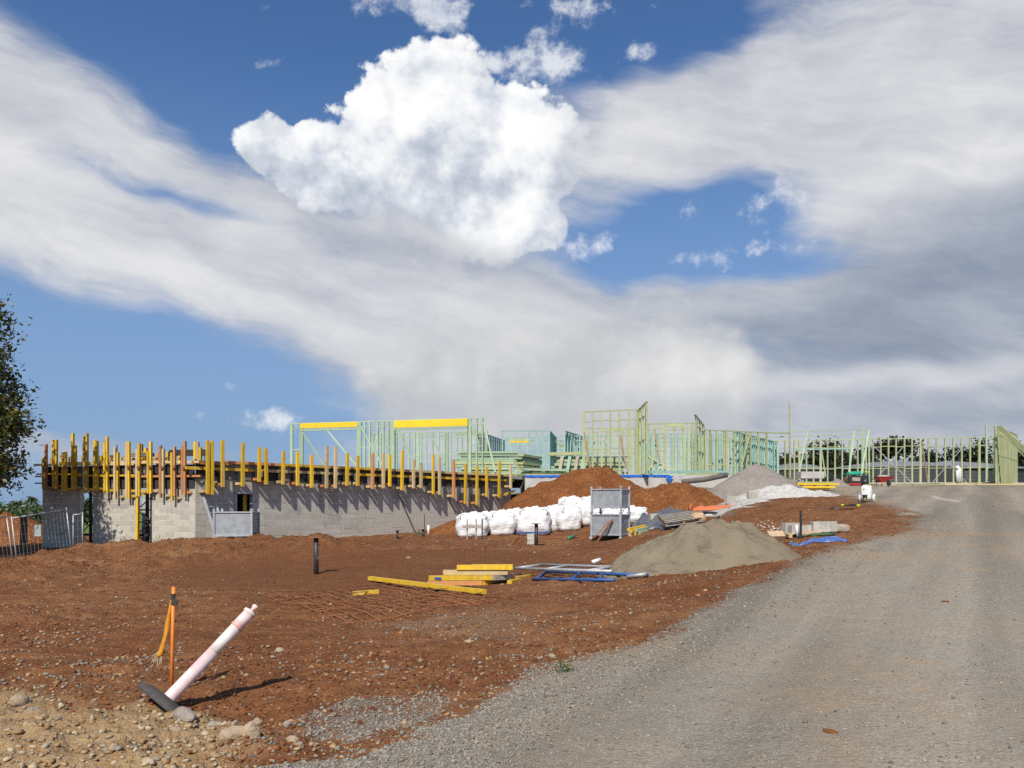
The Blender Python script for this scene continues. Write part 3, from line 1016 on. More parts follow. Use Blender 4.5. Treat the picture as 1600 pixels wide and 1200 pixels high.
# uprights in pairs: (column, width in columns, top rows, bottom row, colours)
for px, t1, t2, b1, b2, m1, m2 in [
        (70, 715, 694, 764, 766, 'yellow', 'orange'), (86, 688, 687, 763, 764, 'yellow', 'yellow'), (101, 707, 706, 768, 768, 'yellow', 'yellow'),
        (116, 677, 696, 764, 766, 'yellow', 'yellow'), (134, 682, 677, 771, 770, 'pale', 'yellow'), (150, 688, 689, 767, 767, 'yellow', 'yellow'),
        (166, 690, 682, 769, 770, 'yellow', 'yellow'), (182, 699, 707, 780, 768, 'pale', 'yellow'), (200, 690, 690, 779, 779, 'pale', 'yellow'),
        (216, 702, 693, 775, 776, 'pale', 'yellow'), (234, 705, 690, 771, 771, 'yellow', 'yellow'), (253, 696, 701, 778, 771, 'orange', 'pale'),
        (271, 707, 698, 782, 775, 'yellow', 'orange'), (287, 697, 689, 772, 773, 'orange', 'orange')]:
    for dx, tt, bb, mm in ((-1.9, t1, b1, m1), (1.9, t2, b2, m2)):
        o = CORNER + LEFT_N * 0.19
        a, b = on_plane(o, LEFT_DIR, px + dx, bb), on_plane(o, LEFT_DIR, px + dx + R.uniform(-0.5, 0.5), tt)
        u = bar('upright', a, b, 0.078, 0.085, M[mm], FL, up=LEFT_N)
        if dx < 0:
            c = on_plane(CORNER + LEFT_N * 0.27, LEFT_DIR, px, 730 + R.uniform(-1, 1))
            mt = Matrix.Translation(c) @ axes(LEFT_DIR).to_4x4() @ Matrix.Rotation(math.radians(45 + R.uniform(-12, 12)), 4, 'Y') @ Matrix.Diagonal((0.10, 0.05, 0.10, 1))
            link(bpy.data.objects.new('tie_plate', cube_mesh(M['rust'])), mt, u)
    st = on_plane(CORNER + LEFT_N * 0.1, LEFT_DIR, px + 5, max(b1, b2) - 4)
    bar('bracket', st, st - LEFT_N * 0.1 + LEFT_DIR * -0.12, 0.08, 0.08, M[R.choice(['orange', 'yellow', 'pale'])], FL)
# second row of uprights along the back of the pour
for px, tp in [(81, 716), (97, 712), (110, 713), (130, 713), (158, 712), (175, 711), (196, 712), (221, 694), (226, 705), (247, 707), (262, 706), (281, 712), (228, 700), (305, 690), (309, 691), (313, 699)]:
    o = CORNER + LEFT_N * -0.45
    a, b = on_plane(o, LEFT_DIR, px, 728), on_plane(o, LEFT_DIR, px, tp)
    bar('back_upright', a, b, 0.09, 0.09, M[R.choice(['yellow', 'pale', 'orange', 'yellow'])], FL, up=LEFT_N)
for px, tp in [(114, 706), (183, 695), (282, 707), (320, 709)]:
    o = CORNER + LEFT_N * -0.2
    a, b = on_plane(o, LEFT_DIR, px, 728), on_plane(o, LEFT_DIR, px, tp)
    MB().tube([a, b], 0.016, 6).build('starter_bar', M['black_steel'], FL)
for py in (744.5, 755):
    a = on_plane(CORNER + LEFT_N * -0.3, LEFT_DIR, 55, py)
    MB().tube([a, a - LEFT_DIR * 0.6], 0.025, 8).build('tie_tube', M['rust'], FL)

# ------------------------------------------------------------------ formwork on the right face
FR = thing('edge_formwork', CORNER + RIGHT_DIR * 8 + Vector((0, 0, 2.6)), 'long receding slab formwork with single yellow uprights above the stained block wall', 'formwork')
nP = 20
for k in range(nP):
    a, b = RIGHT_LEN * k / nP + 0.01, RIGHT_LEN * (k + 1) / nP - 0.01
    pa, pb = CORNER + RIGHT_DIR * a + RIGHT_N * 0.02, CORNER + RIGHT_DIR * b + RIGHT_N * 0.02
    bar('form_panel', pa + Z3 * 2.95, pb + Z3 * 2.95, 0.03, 0.62, M['panel'], FR)


def rwaler(px0, px1, z, mat, h=0.09, off=0.09):
    o = CORNER + RIGHT_N * off
    a, b = o + RIGHT_DIR * plane_t(o, RIGHT_DIR, px0), o + RIGHT_DIR * plane_t(o, RIGHT_DIR, px1)
    return bar('waler', a + Z3 * z, b + Z3 * z, 0.09, h, mat, FR)


for a, b, m in ((290, 420, 'yellow'), (415, 560, 'pale'), (555, 640, 'yellow'), (635, 720, 'yellow'), (715, 802, 'yellow')):
    rwaler(a, b, 2.99, M[m], 0.10)
for a, b, m in ((300, 362, 'orange'), (345, 440, 'orange'), (436, 520, 'yellow'), (515, 590, 'yellow'), (586, 700, 'pale'), (690, 803, 'pale')):
    rwaler(a, b, 3.24 if a > 310 else 3.18, M[m], 0.10, 0.075)
for px, tp, bt, mm in [(325, 688, 772, 'yellow'), (331, 689, 773, 'yellow'), (348, 688, 761, 'yellow'), (379, 692, 760, 'yellow'), (405, 699, 753, 'yellow'), (416, 701, 757, 'yellow'),
                       (442, 705, 757, 'yellow'), (465, 706, 759, 'yellow'), (487, 711, 762, 'yellow'), (510, 697, 763, 'pale'), (524, 698, 763, 'pale'), (542, 708, 759, 'yellow'),
                       (559, 712, 759, 'yellow'), (582, 709, 764, 'orange'), (599, 708, 763, 'pale'), (609, 710, 760, 'yellow'), (628, 704, 766, 'yellow'), (646, 718, 763, 'pale'),
                       (658, 723, 763, 'pale'), (677, 711, 772, 'yellow'), (687, 714, 773, 'pale'), (709, 719, 778, 'orange'), (727, 725, 787, 'yellow'), (745, 728, 789, 'yellow'),
                       (760.6, 730, 776, 'yellow'), (779.6, 721, 777, 'yellow'), (798, 727, 763, 'pale')]:
    o = CORNER + RIGHT_N * 0.40
    a, b = on_plane(o, RIGHT_DIR, px, bt), on_plane(o, RIGHT_DIR, px + R.uniform(-0.8, 1.2), tp)
    b.y, b.x = b.y, b.x
    u = bar('upright', a, b, 0.10, 0.10, M[mm], FR, up=RIGHT_N)
    q = a + Z3 * 0.10
    bar('bracket', q - RIGHT_N * 0.04 - RIGHT_DIR * 0.09, q - RIGHT_N * 0.39 - RIGHT_DIR * 0.09, 0.09, 0.09, M[R.choice(['orange', 'pale', 'pale'])], FR)
    # ply gusset between upright and wall: it throws the wedge-shaped shadow
    g0 = a + Z3 * 0.15 - RIGHT_N * 0.20
    MB().bar(g0, g0 + Z3 * 0.35, 0.03, 0.30, up=RIGHT_N).build('gusset', M['panel'], FR)
o = CORNER + RIGHT_N * 0.12
a, b = on_plane(o, RIGHT_DIR, 779, 776), on_plane(o, RIGHT_DIR, 806, 766)
bar('raking_strut', a, b, 0.09, 0.09, M['yellow'], FR)
o = CORNER + RIGHT_N * 0.06
for (x0, y0, x1, y1) in ((622, 771, 652, 838), (697, 767, 711, 800), (735, 777, 748, 789)):
    MB().tube([on_plane(CORNER + RIGHT_N * 0.12, RIGHT_DIR, x0, y0), on_plane(CORNER + RIGHT_N * 0.05, RIGHT_DIR, x1, y1)], 0.02, 6).build('prop_rod', M['black_steel'], FR)

# ------------------------------------------------------------------ scaffold and props in the openings
def scaffold(px0, px1, label, back, zt=2.25, zb=0.0):
    o = CORNER - LEFT_N * back
    t0, t1 = plane_t(o, LEFT_DIR, px0), plane_t(o, LEFT_DIR, px1)
    a, b = o + LEFT_DIR * t0, o + LEFT_DIR * t1
    th = thing('scaffold_tower', (a + b) / 2 + Z3 * zb, label, 'scaffold')
    for q in (a, b, a - LEFT_N * 0.5, b - LEFT_N * 0.5):
        MB().tube([q + Z3 * zb, q + Z3 * zt], 0.03, 6).build('standard', M['black_steel'], th)
    n = 4
    for k in range(n):
        za, zb2 = zb + 0.25 + (zt - zb - 0.5) * k / n, zb + 0.25 + (zt - zb - 0.5) * (k + 1) / n
        MB().tube([a + Z3 * za, b + Z3 * za], 0.024, 6).build('ledger', M['black_steel'], th)
        f, s = (a, b) if k % 2 else (b, a)
        MB().tube([f + Z3 * za, s + Z3 * zb2], 0.02, 6).build('brace', M['black_steel'], th)
    m = (a + b) / 2 - LEFT_N * 0.2
    MB().box((m.x, m.y, zb + 0.65), ((b - a).length, 0.5, 0.05), axes(LEFT_DIR)).build('deck_board', M['black_steel'], th)
    MB().tube([m + Z3 * zb, m + Z3 * zt], 0.05, 8).build('prop', M['black_steel'], th)


scaffold(214, 236, 'black scaffold tower inside the wall gap behind the tall yellow prop', 0.5)
scaffold(127, 143, 'black scaffold tower at the open gap next to the fence end', 0.45)
a = on_plane(CORNER + LEFT_N * 0.12, LEFT_DIR, 214.5, 853)
b = on_plane(CORNER + LEFT_N * 0.12, LEFT_DIR, 215.5, 775)
tag(bar('timber_prop', a, b, 0.09, 0.10, M['yellow'], up=LEFT_N), 'tall yellow timber prop standing in front of the gap in the block wall', 'prop')

# ------------------------------------------------------------------ timber wall frames
def frame(label, A, B, zt, studs, mat='pine', zb=SLAB_Z, nogs=(0.5,), ztB=None, sw=0.085, top2=False, braces=(), lintels=(), name='timber_wall_frame', thick=(), bottom=True, gaps=()):
    """open stud wall from A to B (plan points); studs are picture columns or a spacing; nogs are heights as a share of the wall;
    lintels (px0, px1, top share, depth, material); braces (px, py, px, py, material)"""
    A, B = V2(*A), V2(*B)
    d = (B - A).normalized()
    L = (B - A).length
    n = V2(-d.y, d.x)
    ztB = zt if ztB is None else ztB
    root = thing(name, (A + B) / 2 + Z3 * zb, label, 'wall frame')
    top = lambda t: zt + (ztB - zt) * t / L
    m = M[mat]
    if isinstance(studs, (int, float)):
        ts = list(np.arange(0.02, L, studs)) + [L - 0.02]
    else:
        ts = [min(max(plane_t(A, d, px), 0.0), L) for px in studs]
    tk = [plane_t(A, d, px) for px in thick]
    ts = sorted(set(round(t, 3) for t in ts + tk))
    for t in ts:
        p = A + d * t
        w = 0.135 if any(abs(t - q) < 0.02 for q in tk) else sw
        lean = R.uniform(-0.008, 0.008)
        bar('stud', p + Z3 * (zb + 0.045), p + d * lean + Z3 * (top(t) - 0.045), w, 0.09, m, root, up=n)
    bar('top_plate', A + Z3 * (zt - 0.022), B + Z3 * (ztB - 0.022), 0.095, 0.05, m, root)
    if top2:
        bar('top_plate', A + Z3 * (zt - 0.29), B + Z3 * (ztB - 0.29), 0.095, 0.05, m, root)
    if bottom:
        bar('bottom_plate', A + Z3 * (zb + 0.022), B + Z3 * (zb + 0.022), 0.095, 0.045, m, root)
    for h in nogs:
        for t0, t1 in zip(ts[:-1], ts[1:]):
            tm = (t0 + t1) / 2
            if t1 - t0 < 0.12 or any(g0 < tm < g1 for g0, g1 in gaps_t(A, d, gaps)):
                continue
            z = zb + (top(tm) - zb) * h + R.choice((-0.025, 0.02))
            bar('noggin', A + d * t0 + Z3 * z, A + d * t1 + Z3 * z, 0.088, 0.048, m, root)
    for px0, px1, h, dep, lm in lintels:
        t0, t1 = plane_t(A, d, px0), plane_t(A, d, px1)
        z = zb + (top((t0 + t1) / 2) - zb) * h
        za, zb_ = z - dep / 2 + (top(t0) - top((t0 + t1) / 2)), z - dep / 2 + (top(t1) - top((t0 + t1) / 2))
        bar('lintel', A + d * t0 - n * 0.01 + Z3 * za, A + d * t1 - n * 0.01 + Z3 * zb_, 0.10, dep, M[lm], root)
    for br in braces:
        x0, y0, x1, y1, bm = br[:5]
        f = br[5] if len(br) > 5 else 0.07
        s = -1 if n.y > 0 else 1
        bar('brace', on_plane(A + n * s * 0.06, d, x0, y0), on_plane(A + n * s * f, d, x1, y1), 0.04 if bm == 'strap' else 0.085, 0.012 if bm == 'strap' else 0.04, M[bm], root, up=n)
    return root


def gaps_t(A, d, gaps):
    return [tuple(sorted((plane_t(A, d, a), plane_t(A, d, b)))) for a, b in gaps]


M['strap'] = mat_simple('steel_strap', (0.60, 0.61, 0.63), (0.50, 0.51, 0.53), 5, 0.4, metal=0.5, vary=0)

ZT = 6.16
frame('long open frame with two bright yellow lintel beams above the curved formwork', (-11.8, 42.7), (-1.44, 40.0), ZT,
      [470, 559, 563, 570, 578, 590, 599, 607, 613, 617, 731, 735, 745, 754], 'pineg', nogs=(0.52, 0.90), gaps=((470, 559), (617, 731)), thick=[456, 472, 561, 616, 732],
      lintels=[(470, 558.5, 0.99, 0.26, 'lvl'), (470, 558.5, 0.885, 0.10, 'pineg'), (616.5, 731, 0.99, 0.36, 'lvl'), (616.5, 731, 0.855, 0.10, 'pineg')],
      braces=[(472, 674, 508, 728, 'pineg'), (512, 673, 560, 731, 'pineg', 0.6), (620, 668, 652, 738, 'pineg'), (561, 662, 600, 731, 'pineg'), (733, 653, 748, 692, 'pineg'), (756, 660, 774, 738, 'pineg', 0.5)])
frame('narrow return frame at the outer end of the yellow-beamed frame', (-11.8, 42.75), (-12.5, 45.2), ZT, 0.45, 'pineg', nogs=(0.5, 0.9))
frame('second open stud wall standing behind the yellow-beamed frame', (-8.0, 46.2), (-1.4, 45.2), 6.0, [583, 590, 595, 604, 620, 630, 639, 648, 658, 666, 676, 685, 695, 704, 714, 722], 'pineg',
      nogs=(0.52, 0.90), thick=[653, 699, 760], lintels=[(712, 758, 0.98, 0.14, 'pineg')], braces=[(592, 672, 575, 728, 'pineg'), (672, 676, 694, 725, 'pineg')])
frame('blue-green stud wall running away behind the timber pack', (-1.9, 45.5), (-0.5, 51.5), 6.0, 0.55, 'teal', nogs=(0.5, 0.9))
frame('blue-green frame with a short yellow beam behind the timber pack', (-0.6, 45.0), (2.05, 45.0), 6.0, [785, 796, 806, 817, 827, 838, 848, 857], 'teal', nogs=(0.80,),
      lintels=[])
frame('deeper blue-green cross wall carrying the short yellow beam', (-0.4, 49.5), (2.6, 49.3), 6.0, [790, 800, 812, 824, 832, 842, 850, 858], 'teal', nogs=(0.6,), lintels=[(795, 829, 0.97, 0.24, 'lvl'), (795, 829, 0.86, 0.09, 'teal')])
frame('blue-green stud wall closing the room behind the timber pack', (2.1, 45.0), (2.7, 49.2), 6.0, 0.5, 'teal', nogs=(0.5, 0.9))
frame('low blue-green frame with a plain timber lintel seen above the dirt pile', (2.6, 50.0), (5.0, 50.0), 5.85, [858, 867, 877, 886, 896], 'teal', nogs=(), lintels=[(857, 886, 0.93, 0.2, 'pine'), (857, 886, 0.80, 0.07, 'teal')],
      braces=[(885, 700, 868, 722, 'pine')])
frame('blue-green stud wall slanting back behind the tall front frame', (3.0, 45.6), (5.2, 51.2), 6.05, 0.55, 'teal', nogs=(0.5, 0.93))
frame('deep blue-green wall filling the gap above the dirt pile', (1.9, 47.6), (5.6, 47.3), 5.95, 0.42, 'teal', nogs=(0.5, 0.88))
frame('blue-green partition standing across the gap above the dirt pile', (3.1, 46.0), (3.7, 49.5), 5.9, 0.4, 'teal', nogs=(0.5,))
# tall front frame with its raking end
frame('tall pale front frame above the dirt pile, nearest of the stud walls', (3.63, 40.3), (6.25, 40.1), 6.50, [926, 940, 954, 968, 983], 'pine', nogs=(0.41, 0.84), ztB=6.60, sw=0.085, thick=[912.8, 995],
      braces=[(913, 675, 924, 742, 'brownwood', 0.4), (969, 680, 978, 730, 'brownwood', 0.3), (914, 648, 990, 742, 'strap')])
frame('narrow raking end frame rising above the tall front frame', (6.3, 40.1), (6.58, 38.95), 6.52, [999, 1004], 'pine', nogs=(0.5, 0.83), ztB=6.85, sw=0.09, thick=[1010])
frame('inner stud wall seen through the tall front frame', (3.8, 43.6), (7.2, 43.4), 6.0, [920, 926, 934, 948, 953, 961, 973, 980, 987, 993], 'pine', nogs=(0.5, 0.92), lintels=[(948, 975, 0.99, 0.13, 'pine')])
frame('shadowed inner stud wall deeper behind the tall front frame', (4.2, 47.0), (8.4, 46.6), 5.9, 0.42, 'teal', nogs=(0.5,))
# middle block
frame('wide pale frame with a deep plain lintel between the two raking ends', (7.2, 44.0), (10.2, 43.6), 6.28, [1013, 1022, 1031, 1054, 1076, 1082, 1087], 'pine', nogs=(0.50, 0.90), ztB=6.30, thick=[1040, 1068],
      gaps=((1040, 1068),), lintels=[(1040, 1068, 0.985, 0.16, 'pine'), (1040, 1068, 0.89, 0.06, 'pine')],
      braces=[(1023, 670, 1031, 725, 'brownwood', 0.3), (1010, 711, 1057, 737, 'pine', 0.5), (1023, 717, 1012, 738, 'pine', 0.5), (1035, 724, 1026, 738, 'pine', 0.5)])
frame('pair of raking studs topping the second raking end frame', (9.72, 42.6), (10.6, 44.2), 6.66, [1094], 'pine', nogs=(0.45, 0.86), ztB=6.2, sw=0.09, thick=[1088, 1099])
frame('pale stud wall running between the second raking end and the receding wall', (10.6, 44.4), (16.2, 46.6), 6.0, [1102, 1110, 1120, 1131, 1147, 1157, 1166, 1173, 1185, 1198], 'pine', nogs=(0.28, 0.80), thick=[1135],
      braces=[(1172, 677, 1158, 730, 'pine', 1.2)])
for k, (a, b, sp, mm, lab) in enumerate([
        ((8.0, 46.2), (12.2, 46.4), 0.40, 'teal', 'first blue-green inner wall behind the wide pale frame'),
        ((8.4, 48.6), (14.6, 49.0), 0.45, 'pineg', 'second pale green inner wall in the middle of the house'),
        ((8.6, 52.0), (17.4, 52.4), 0.45, 'teal', 'last blue-green inner wall at the back of the house'),
        ((10.9, 46.5), (11.6, 51.8), 0.42, 'teal', 'blue-green cross wall behind the second raking end'),
        ((13.6, 46.4), (14.6, 52.0), 0.42, 'pineg', 'pale green cross wall in front of the receding wall')]):
    frame(lab, a, b, 5.95, sp, mm, nogs=(0.5, 0.9), braces=[])
frame('long blue-green wall receding behind the grey gravel pile', (12.6, 45.6), (17.6, 53.2), 6.05, 0.42, 'teal', nogs=(0.42, 0.80))
for (x0, y0, x1, y1) in ((1044, 698, 1052, 708), (1056, 711, 1064, 720), (1078, 705, 1086, 714), (1118, 700, 1131, 716), (1150, 704, 1158, 712)):
    pass
# wide beam frame at the right
frame('wide portal frame with a double top plate and leaning white props', (13.0, 47.6), (20.1, 45.0), 6.05, [1173, 1358], 'pineg', nogs=(), ztB=6.14, zb=2.95, thick=[1348], bottom=False, top2=True,
      lintels=[], braces=[(1262, 674, 1247, 747, 'pineg', 0.9), (1335, 674, 1324, 757, 'pineg', 0.9), (1358, 672, 1345, 744, 'pineg', 0.7)])
pf = bpy.data.objects['timber_wall_frame.%03d' % 0] if False else None
frame('long open stud wall in front of the dark water tank', (17.3, 53.0), (32.0, 52.0), 6.12,
      [1209, 1216, 1226.6, 1241, 1260, 1271, 1293, 1304.6, 1316, 1328, 1340, 1353, 1364, 1376, 1388, 1400, 1413, 1425, 1451, 1463.5, 1476.6, 1489.5, 1502.6, 1515.6, 1542, 1553], 'pine',
      nogs=(0.34, 0.82), ztB=6.30, thick=[1249, 1282, 1438, 1530],
      braces=[(1358, 690, 1428, 757, 'strap'), (1412, 697, 1366, 752, 'strap'), (1452, 690, 1512, 756, 'strap'), (1512, 690, 1457, 754, 'strap'), (1208, 690, 1217, 730, 'pineg'), (1283, 700, 1290, 745, 'pineg'),
              (1440, 690, 1450, 755, 'brownwood'), (1217, 692, 1240, 715, 'strap')],
      lintels=[(1240, 1330, 0.80, 0.08, 'teal')])
frame('raised square frame at the outer corner of the long stud wall', (28.5, 48.2), (29.2, 48.1), 6.62, [1541], 'pineg', zb=3.2, nogs=(0.24, 0.5, 0.75), thick=[1556])
CF = frame('sheathed-looking close-set stud wall at the far corner of the house', (28.6, 47.2), (33.2, 52.6), 6.5, 0.25, 'pine', zb=3.05, nogs=(0.5, 0.85), ztB=6.45, thick=[1557])
bar('brace', P(1562, 668, 46.6), P(1640, 738, 44.0), 0.10, 0.30, M['pine'], CF)
bar('brace', P(1562, 676, 46.5), P(1640, 748, 44.2), 0.10, 0.10, M['pine'], CF)
# tall signal post
pt = P(1234.3, 735, 44.5)
mast = thing('tall_post', (pt.x, pt.y, SLAB_Z), 'tall thin timber post rising above the roofless frames', 'post')
bar('post_lower', (pt.x, pt.y, SLAB_Z), (pt.x, pt.y, 5.3), 0.09, 0.09, M['pine'], mast)
bar('post_upper', (pt.x, pt.y, 5.3), (pt.x - 0.02, pt.y, P(0, 628, 44.5).z), 0.065, 0.065, M['pine'], mast)
# board lying along the slab edge with the wide plywood skirt
SK = thing('edge_board', (9.2, 39.6, 3.2), 'long treated edge board lying along the slab front under the wide pale frame', 'board')
bar('rail', P(1012, 737.5, 39.9), P(1140, 737, 42.0), 0.09, 0.12, M['teal'], SK)
bar('skirt', P(1072, 742.5, 40.2), P(1138, 740.5, 42.2), 0.05, 0.22, M['pine'], SK)

# board with the painted mark 2A at the foot of the tall front frame
mb = thing('marked_board', P(945, 741, 40.9), 'pale board with 2A sprayed in black behind the foot of the tall front frame', 'board')
bar('board_face', P(926, 737, 41.0), P(962, 737, 41.0), 0.04, 0.40, M['pine'], mb)
fc = bpy.data.curves.new('painted_mark', 'FONT')
fc.body = '2A'
fc.size = 0.36
fc.shear = 0.25
fc.extrude = 0.004
fc.offset = 0.008
fc.materials.append(mat_simple('black_spray', (0.015, 0.015, 0.015), None, 20, 0.7, vary=0))
q = P(942.5, 741, 40.96)
fo = bpy.data.objects.new('painted_mark', fc)
COL.objects.link(fo)
bpy.context.view_layer.update()
fm_ = bpy.data.meshes.new_from_object(fo.evaluated_get(bpy.context.evaluated_depsgraph_get()))
bpy.data.objects.remove(fo)
link(bpy.data.objects.new('painted_mark', fm_), Matrix.Translation((q.x, q.y, q.z)) @ Matrix.Rotation(math.radians(90), 4, 'X'), mb)

# ------------------------------------------------------------------ heaps of soil, sand and stone
def heap_material(name, c1, c2, c3, sc=1.0, grain=60.0, spk=0.0, spkc=(0.4, 0.3, 0.2), bd=0.03, damp_dark=None):
    m, g, bs = new_mat(name)
    p = pos(g)
    n1 = g.noise(p, scale=1.1 * sc, detail=5, rough=0.6)
    n2 = g.noise(p, scale=7 * sc, detail=6, rough=0.68)
    n3 = g.noise(p, scale=grain, detail=3, rough=0.6)
    c = g.mix(g.smooth(n1, 0.35, 0.65), c1, c2)
    c = g.mix(g.smooth(n2, 0.45, 0.75) * 0.7, c, c3)
    k = g.lin(n3, 0.3, 0.7, 0.8, 1.15)
    c = g.mix(1.0, c, g.xyz(k, k, k), 'MULTIPLY')
    if spk:
        vr, vg, vb = g.sep(g.voronoi(p, scale=26 * sc, out='Color'))
        c = g.mix(g.m('GREATER_THAN', vr, 1.0 - spk) * g.lin(vb, 0, 1, 0.3, 1.0), c, spkc)
    if damp_dark:
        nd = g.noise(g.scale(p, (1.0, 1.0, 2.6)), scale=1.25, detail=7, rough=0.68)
        c = g.mix(g.smooth(nd, 0.545, 0.66) * 0.75, c, damp_dark)  # damp sand patches that also paint in the shadow of crevices
    g.put(bs.inputs['Base Color'], c)
    bs.inputs['Roughness'].default_value = 0.95
    bs.inputs['Specular IOR Level'].default_value = 0.05
    bump(g, bs, n2 * 0.6 + n3 * 0.3, bd)
    return m


M['dirt'] = heap_material('red_dirt', (0.150, 0.050, 0.017), (0.205, 0.076, 0.026), (0.26, 0.115, 0.042), 1.0, 22, 0.10, (0.33, 0.19, 0.085), 0.06)
M['sand'] = heap_material('damp_sand', (0.235, 0.192, 0.130), (0.205, 0.167, 0.113), (0.25, 0.205, 0.140), 1.3, 120, 0.0, bd=0.02, damp_dark=(0.115, 0.095, 0.068))
M['stonedust'] = heap_material('crushed_stone', (0.24, 0.205, 0.175), (0.28, 0.245, 0.21), (0.20, 0.17, 0.15), 1.0, 30, 0.12, (0.34, 0.31, 0.27), 0.04)
M['whitedust'] = heap_material('white_lime', (0.56, 0.535, 0.49), (0.46, 0.43, 0.38), (0.36, 0.32, 0.27), 1.0, 14, 0.12, (0.62, 0.60, 0.56), 0.08)


def heap(name, label, cx, cy, h, rl, rr, rf, rb, mat, prof=1.35, rough=0.06, seed=1, bumps=(), lump=1.2):
    """mound on the ground: separate reach to the left, right, front and back; bumps (x, y, height, radius)"""
    nr, na = 46, 110
    a = np.linspace(0, 2 * math.pi, na, endpoint=False)
    r = np.linspace(0, 1.04, nr)
    Rr, A = np.meshgrid(r, a, indexing='ij')
    ca, sa = np.cos(A), np.sin(A)
    ex, ey = np.where(ca > 0, rr, rl), np.where(sa > 0, rb, rf)
    wob = 1.0 + 0.10 * fbm(ca * 1.4 + seed, sa * 1.4, 3, seed)
    x, y = cx + Rr * ca * ex * wob, cy + Rr * sa * ey * wob
    s = np.clip(1 - Rr, 0, 1)
    pr = 1 - (1 - s) ** prof
    pr = np.where(Rr > 0.85, pr * np.clip((1.0 - Rr) / 0.15, 0, 1) * 0.6 + pr * 0.4, pr)
    z = z_full(x.ravel(), y.ravel()).reshape(x.shape) - 0.06
    add = h * pr + 0.0
    for bx, by, bh, br in bumps:
        add = add + bh * np.exp(-(((x - bx) ** 2 + (y - by) ** 2) / br ** 2)) * np.clip(s * 4, 0, 1)
    nz = fbm(x * lump, y * lump, 4, seed + 3) * rough * 1.6 + fbm(x * lump * 4, y * lump * 4, 3, seed + 9) * rough * 0.8
    nz = nz - np.abs(fbm(x * lump * 0.9 + 3, y * lump * 0.9, 3, seed + 15)) * rough * 1.5
    z = z + np.where(Rr > 1.0, -0.05, add + nz * np.clip(s * 5, 0, 1) + 0.03)
    v = np.c_[x.ravel(), y.ravel(), z.ravel()]
    i, k = np.arange(nr - 1)[:, None] * na, np.arange(na)[None, :]
    k2 = (k + 1) % na
    q = np.stack([i + k, i + na + k, i + na + k2, i + k2], axis=-1).reshape(-1, 4)
    o = np_mesh(name, v - np.array([cx, cy, 0]), q, mat, smooth=True, quads=True)
    link(o, Matrix.Translation((cx, cy, 0)))
    return tag(o, label, 'mound', kind='thing')


heap('dirt_mound', 'big red brown dirt mound behind the white bulk bags', 3.0, 36.6, 1.62, 5.0, 3.6, 4.6, 2.4, M['dirt'], 1.45, 0.11, 2, bumps=[(2.9, 36.9, 0.20, 0.6), (4.3, 36.6, 0.42, 0.8), (1.4, 36.0, 0.12, 0.9)])
heap('dirt_mound', 'lower brown dirt bank behind the stacked steel crates', 6.2, 32.6, 0.88, 3.2, 2.6, 2.4, 3.0, M['dirt'], 1.7, 0.10, 4, bumps=[(7.1, 32.8, 0.16, 0.8), (4.8, 33.2, 0.25, 1.0)])
heap('dirt_mound', 'reddish soil heap behind the wire fence', -21.2, 33.5, 1.45, 2.2, 2.6, 2.0, 2.0, M['dirt'], 1.2, 0.12, 7)
heap('dirt_mound', 'small dirt ramp at the foot of the block wall beside the bags', -2.2, 33.0, 0.55, 1.7, 1.6, 1.1, 1.6, M['dirt'], 1.1, 0.06, 17)
SANDC = P(1090, 880, 15.0)
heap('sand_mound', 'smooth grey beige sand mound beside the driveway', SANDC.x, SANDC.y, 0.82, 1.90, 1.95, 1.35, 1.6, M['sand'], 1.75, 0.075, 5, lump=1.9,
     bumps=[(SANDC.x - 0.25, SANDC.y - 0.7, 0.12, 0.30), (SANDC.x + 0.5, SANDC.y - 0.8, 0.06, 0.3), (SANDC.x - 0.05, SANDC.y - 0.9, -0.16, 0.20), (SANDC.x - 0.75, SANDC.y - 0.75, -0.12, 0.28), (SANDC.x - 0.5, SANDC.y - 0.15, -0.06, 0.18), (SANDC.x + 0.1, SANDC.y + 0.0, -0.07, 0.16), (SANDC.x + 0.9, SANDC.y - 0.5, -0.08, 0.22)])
heap('gravel_mound', 'grey crushed stone mound in front of the receding blue-green wall', 10.55, 34.6, 1.38, 2.5, 2.5, 2.0, 2.2, M['stonedust'], 1.15, 0.04, 8)
heap('lime_mound', 'low white lime spread at the foot of the grey stone mound', 10.7, 32.2, 0.50, 2.0, 2.6, 1.3, 1.6, M['whitedust'], 1.5, 0.09, 9)

# ------------------------------------------------------------------ white bulk bags
def bag_material():
    m, g, bs = new_mat('woven_white_bag')
    p = pos(g)
    n = g.noise(g.scale(p, (1, 1, 2.2)), scale=5, detail=5, rough=0.6)
    n2 = g.noise(p, scale=1.3, detail=4)
    c = g.mix(g.smooth(n2, 0.45, 0.75) * 0.5, (0.76, 0.75, 0.73), (0.62, 0.57, 0.50))
    g.put(bs.inputs['Base Color'], c)
    bs.inputs['Roughness'].default_value = 0.75
    bump(g, bs, n, 0.045, 0.9)
    return m


M['bag'] = bag_material()


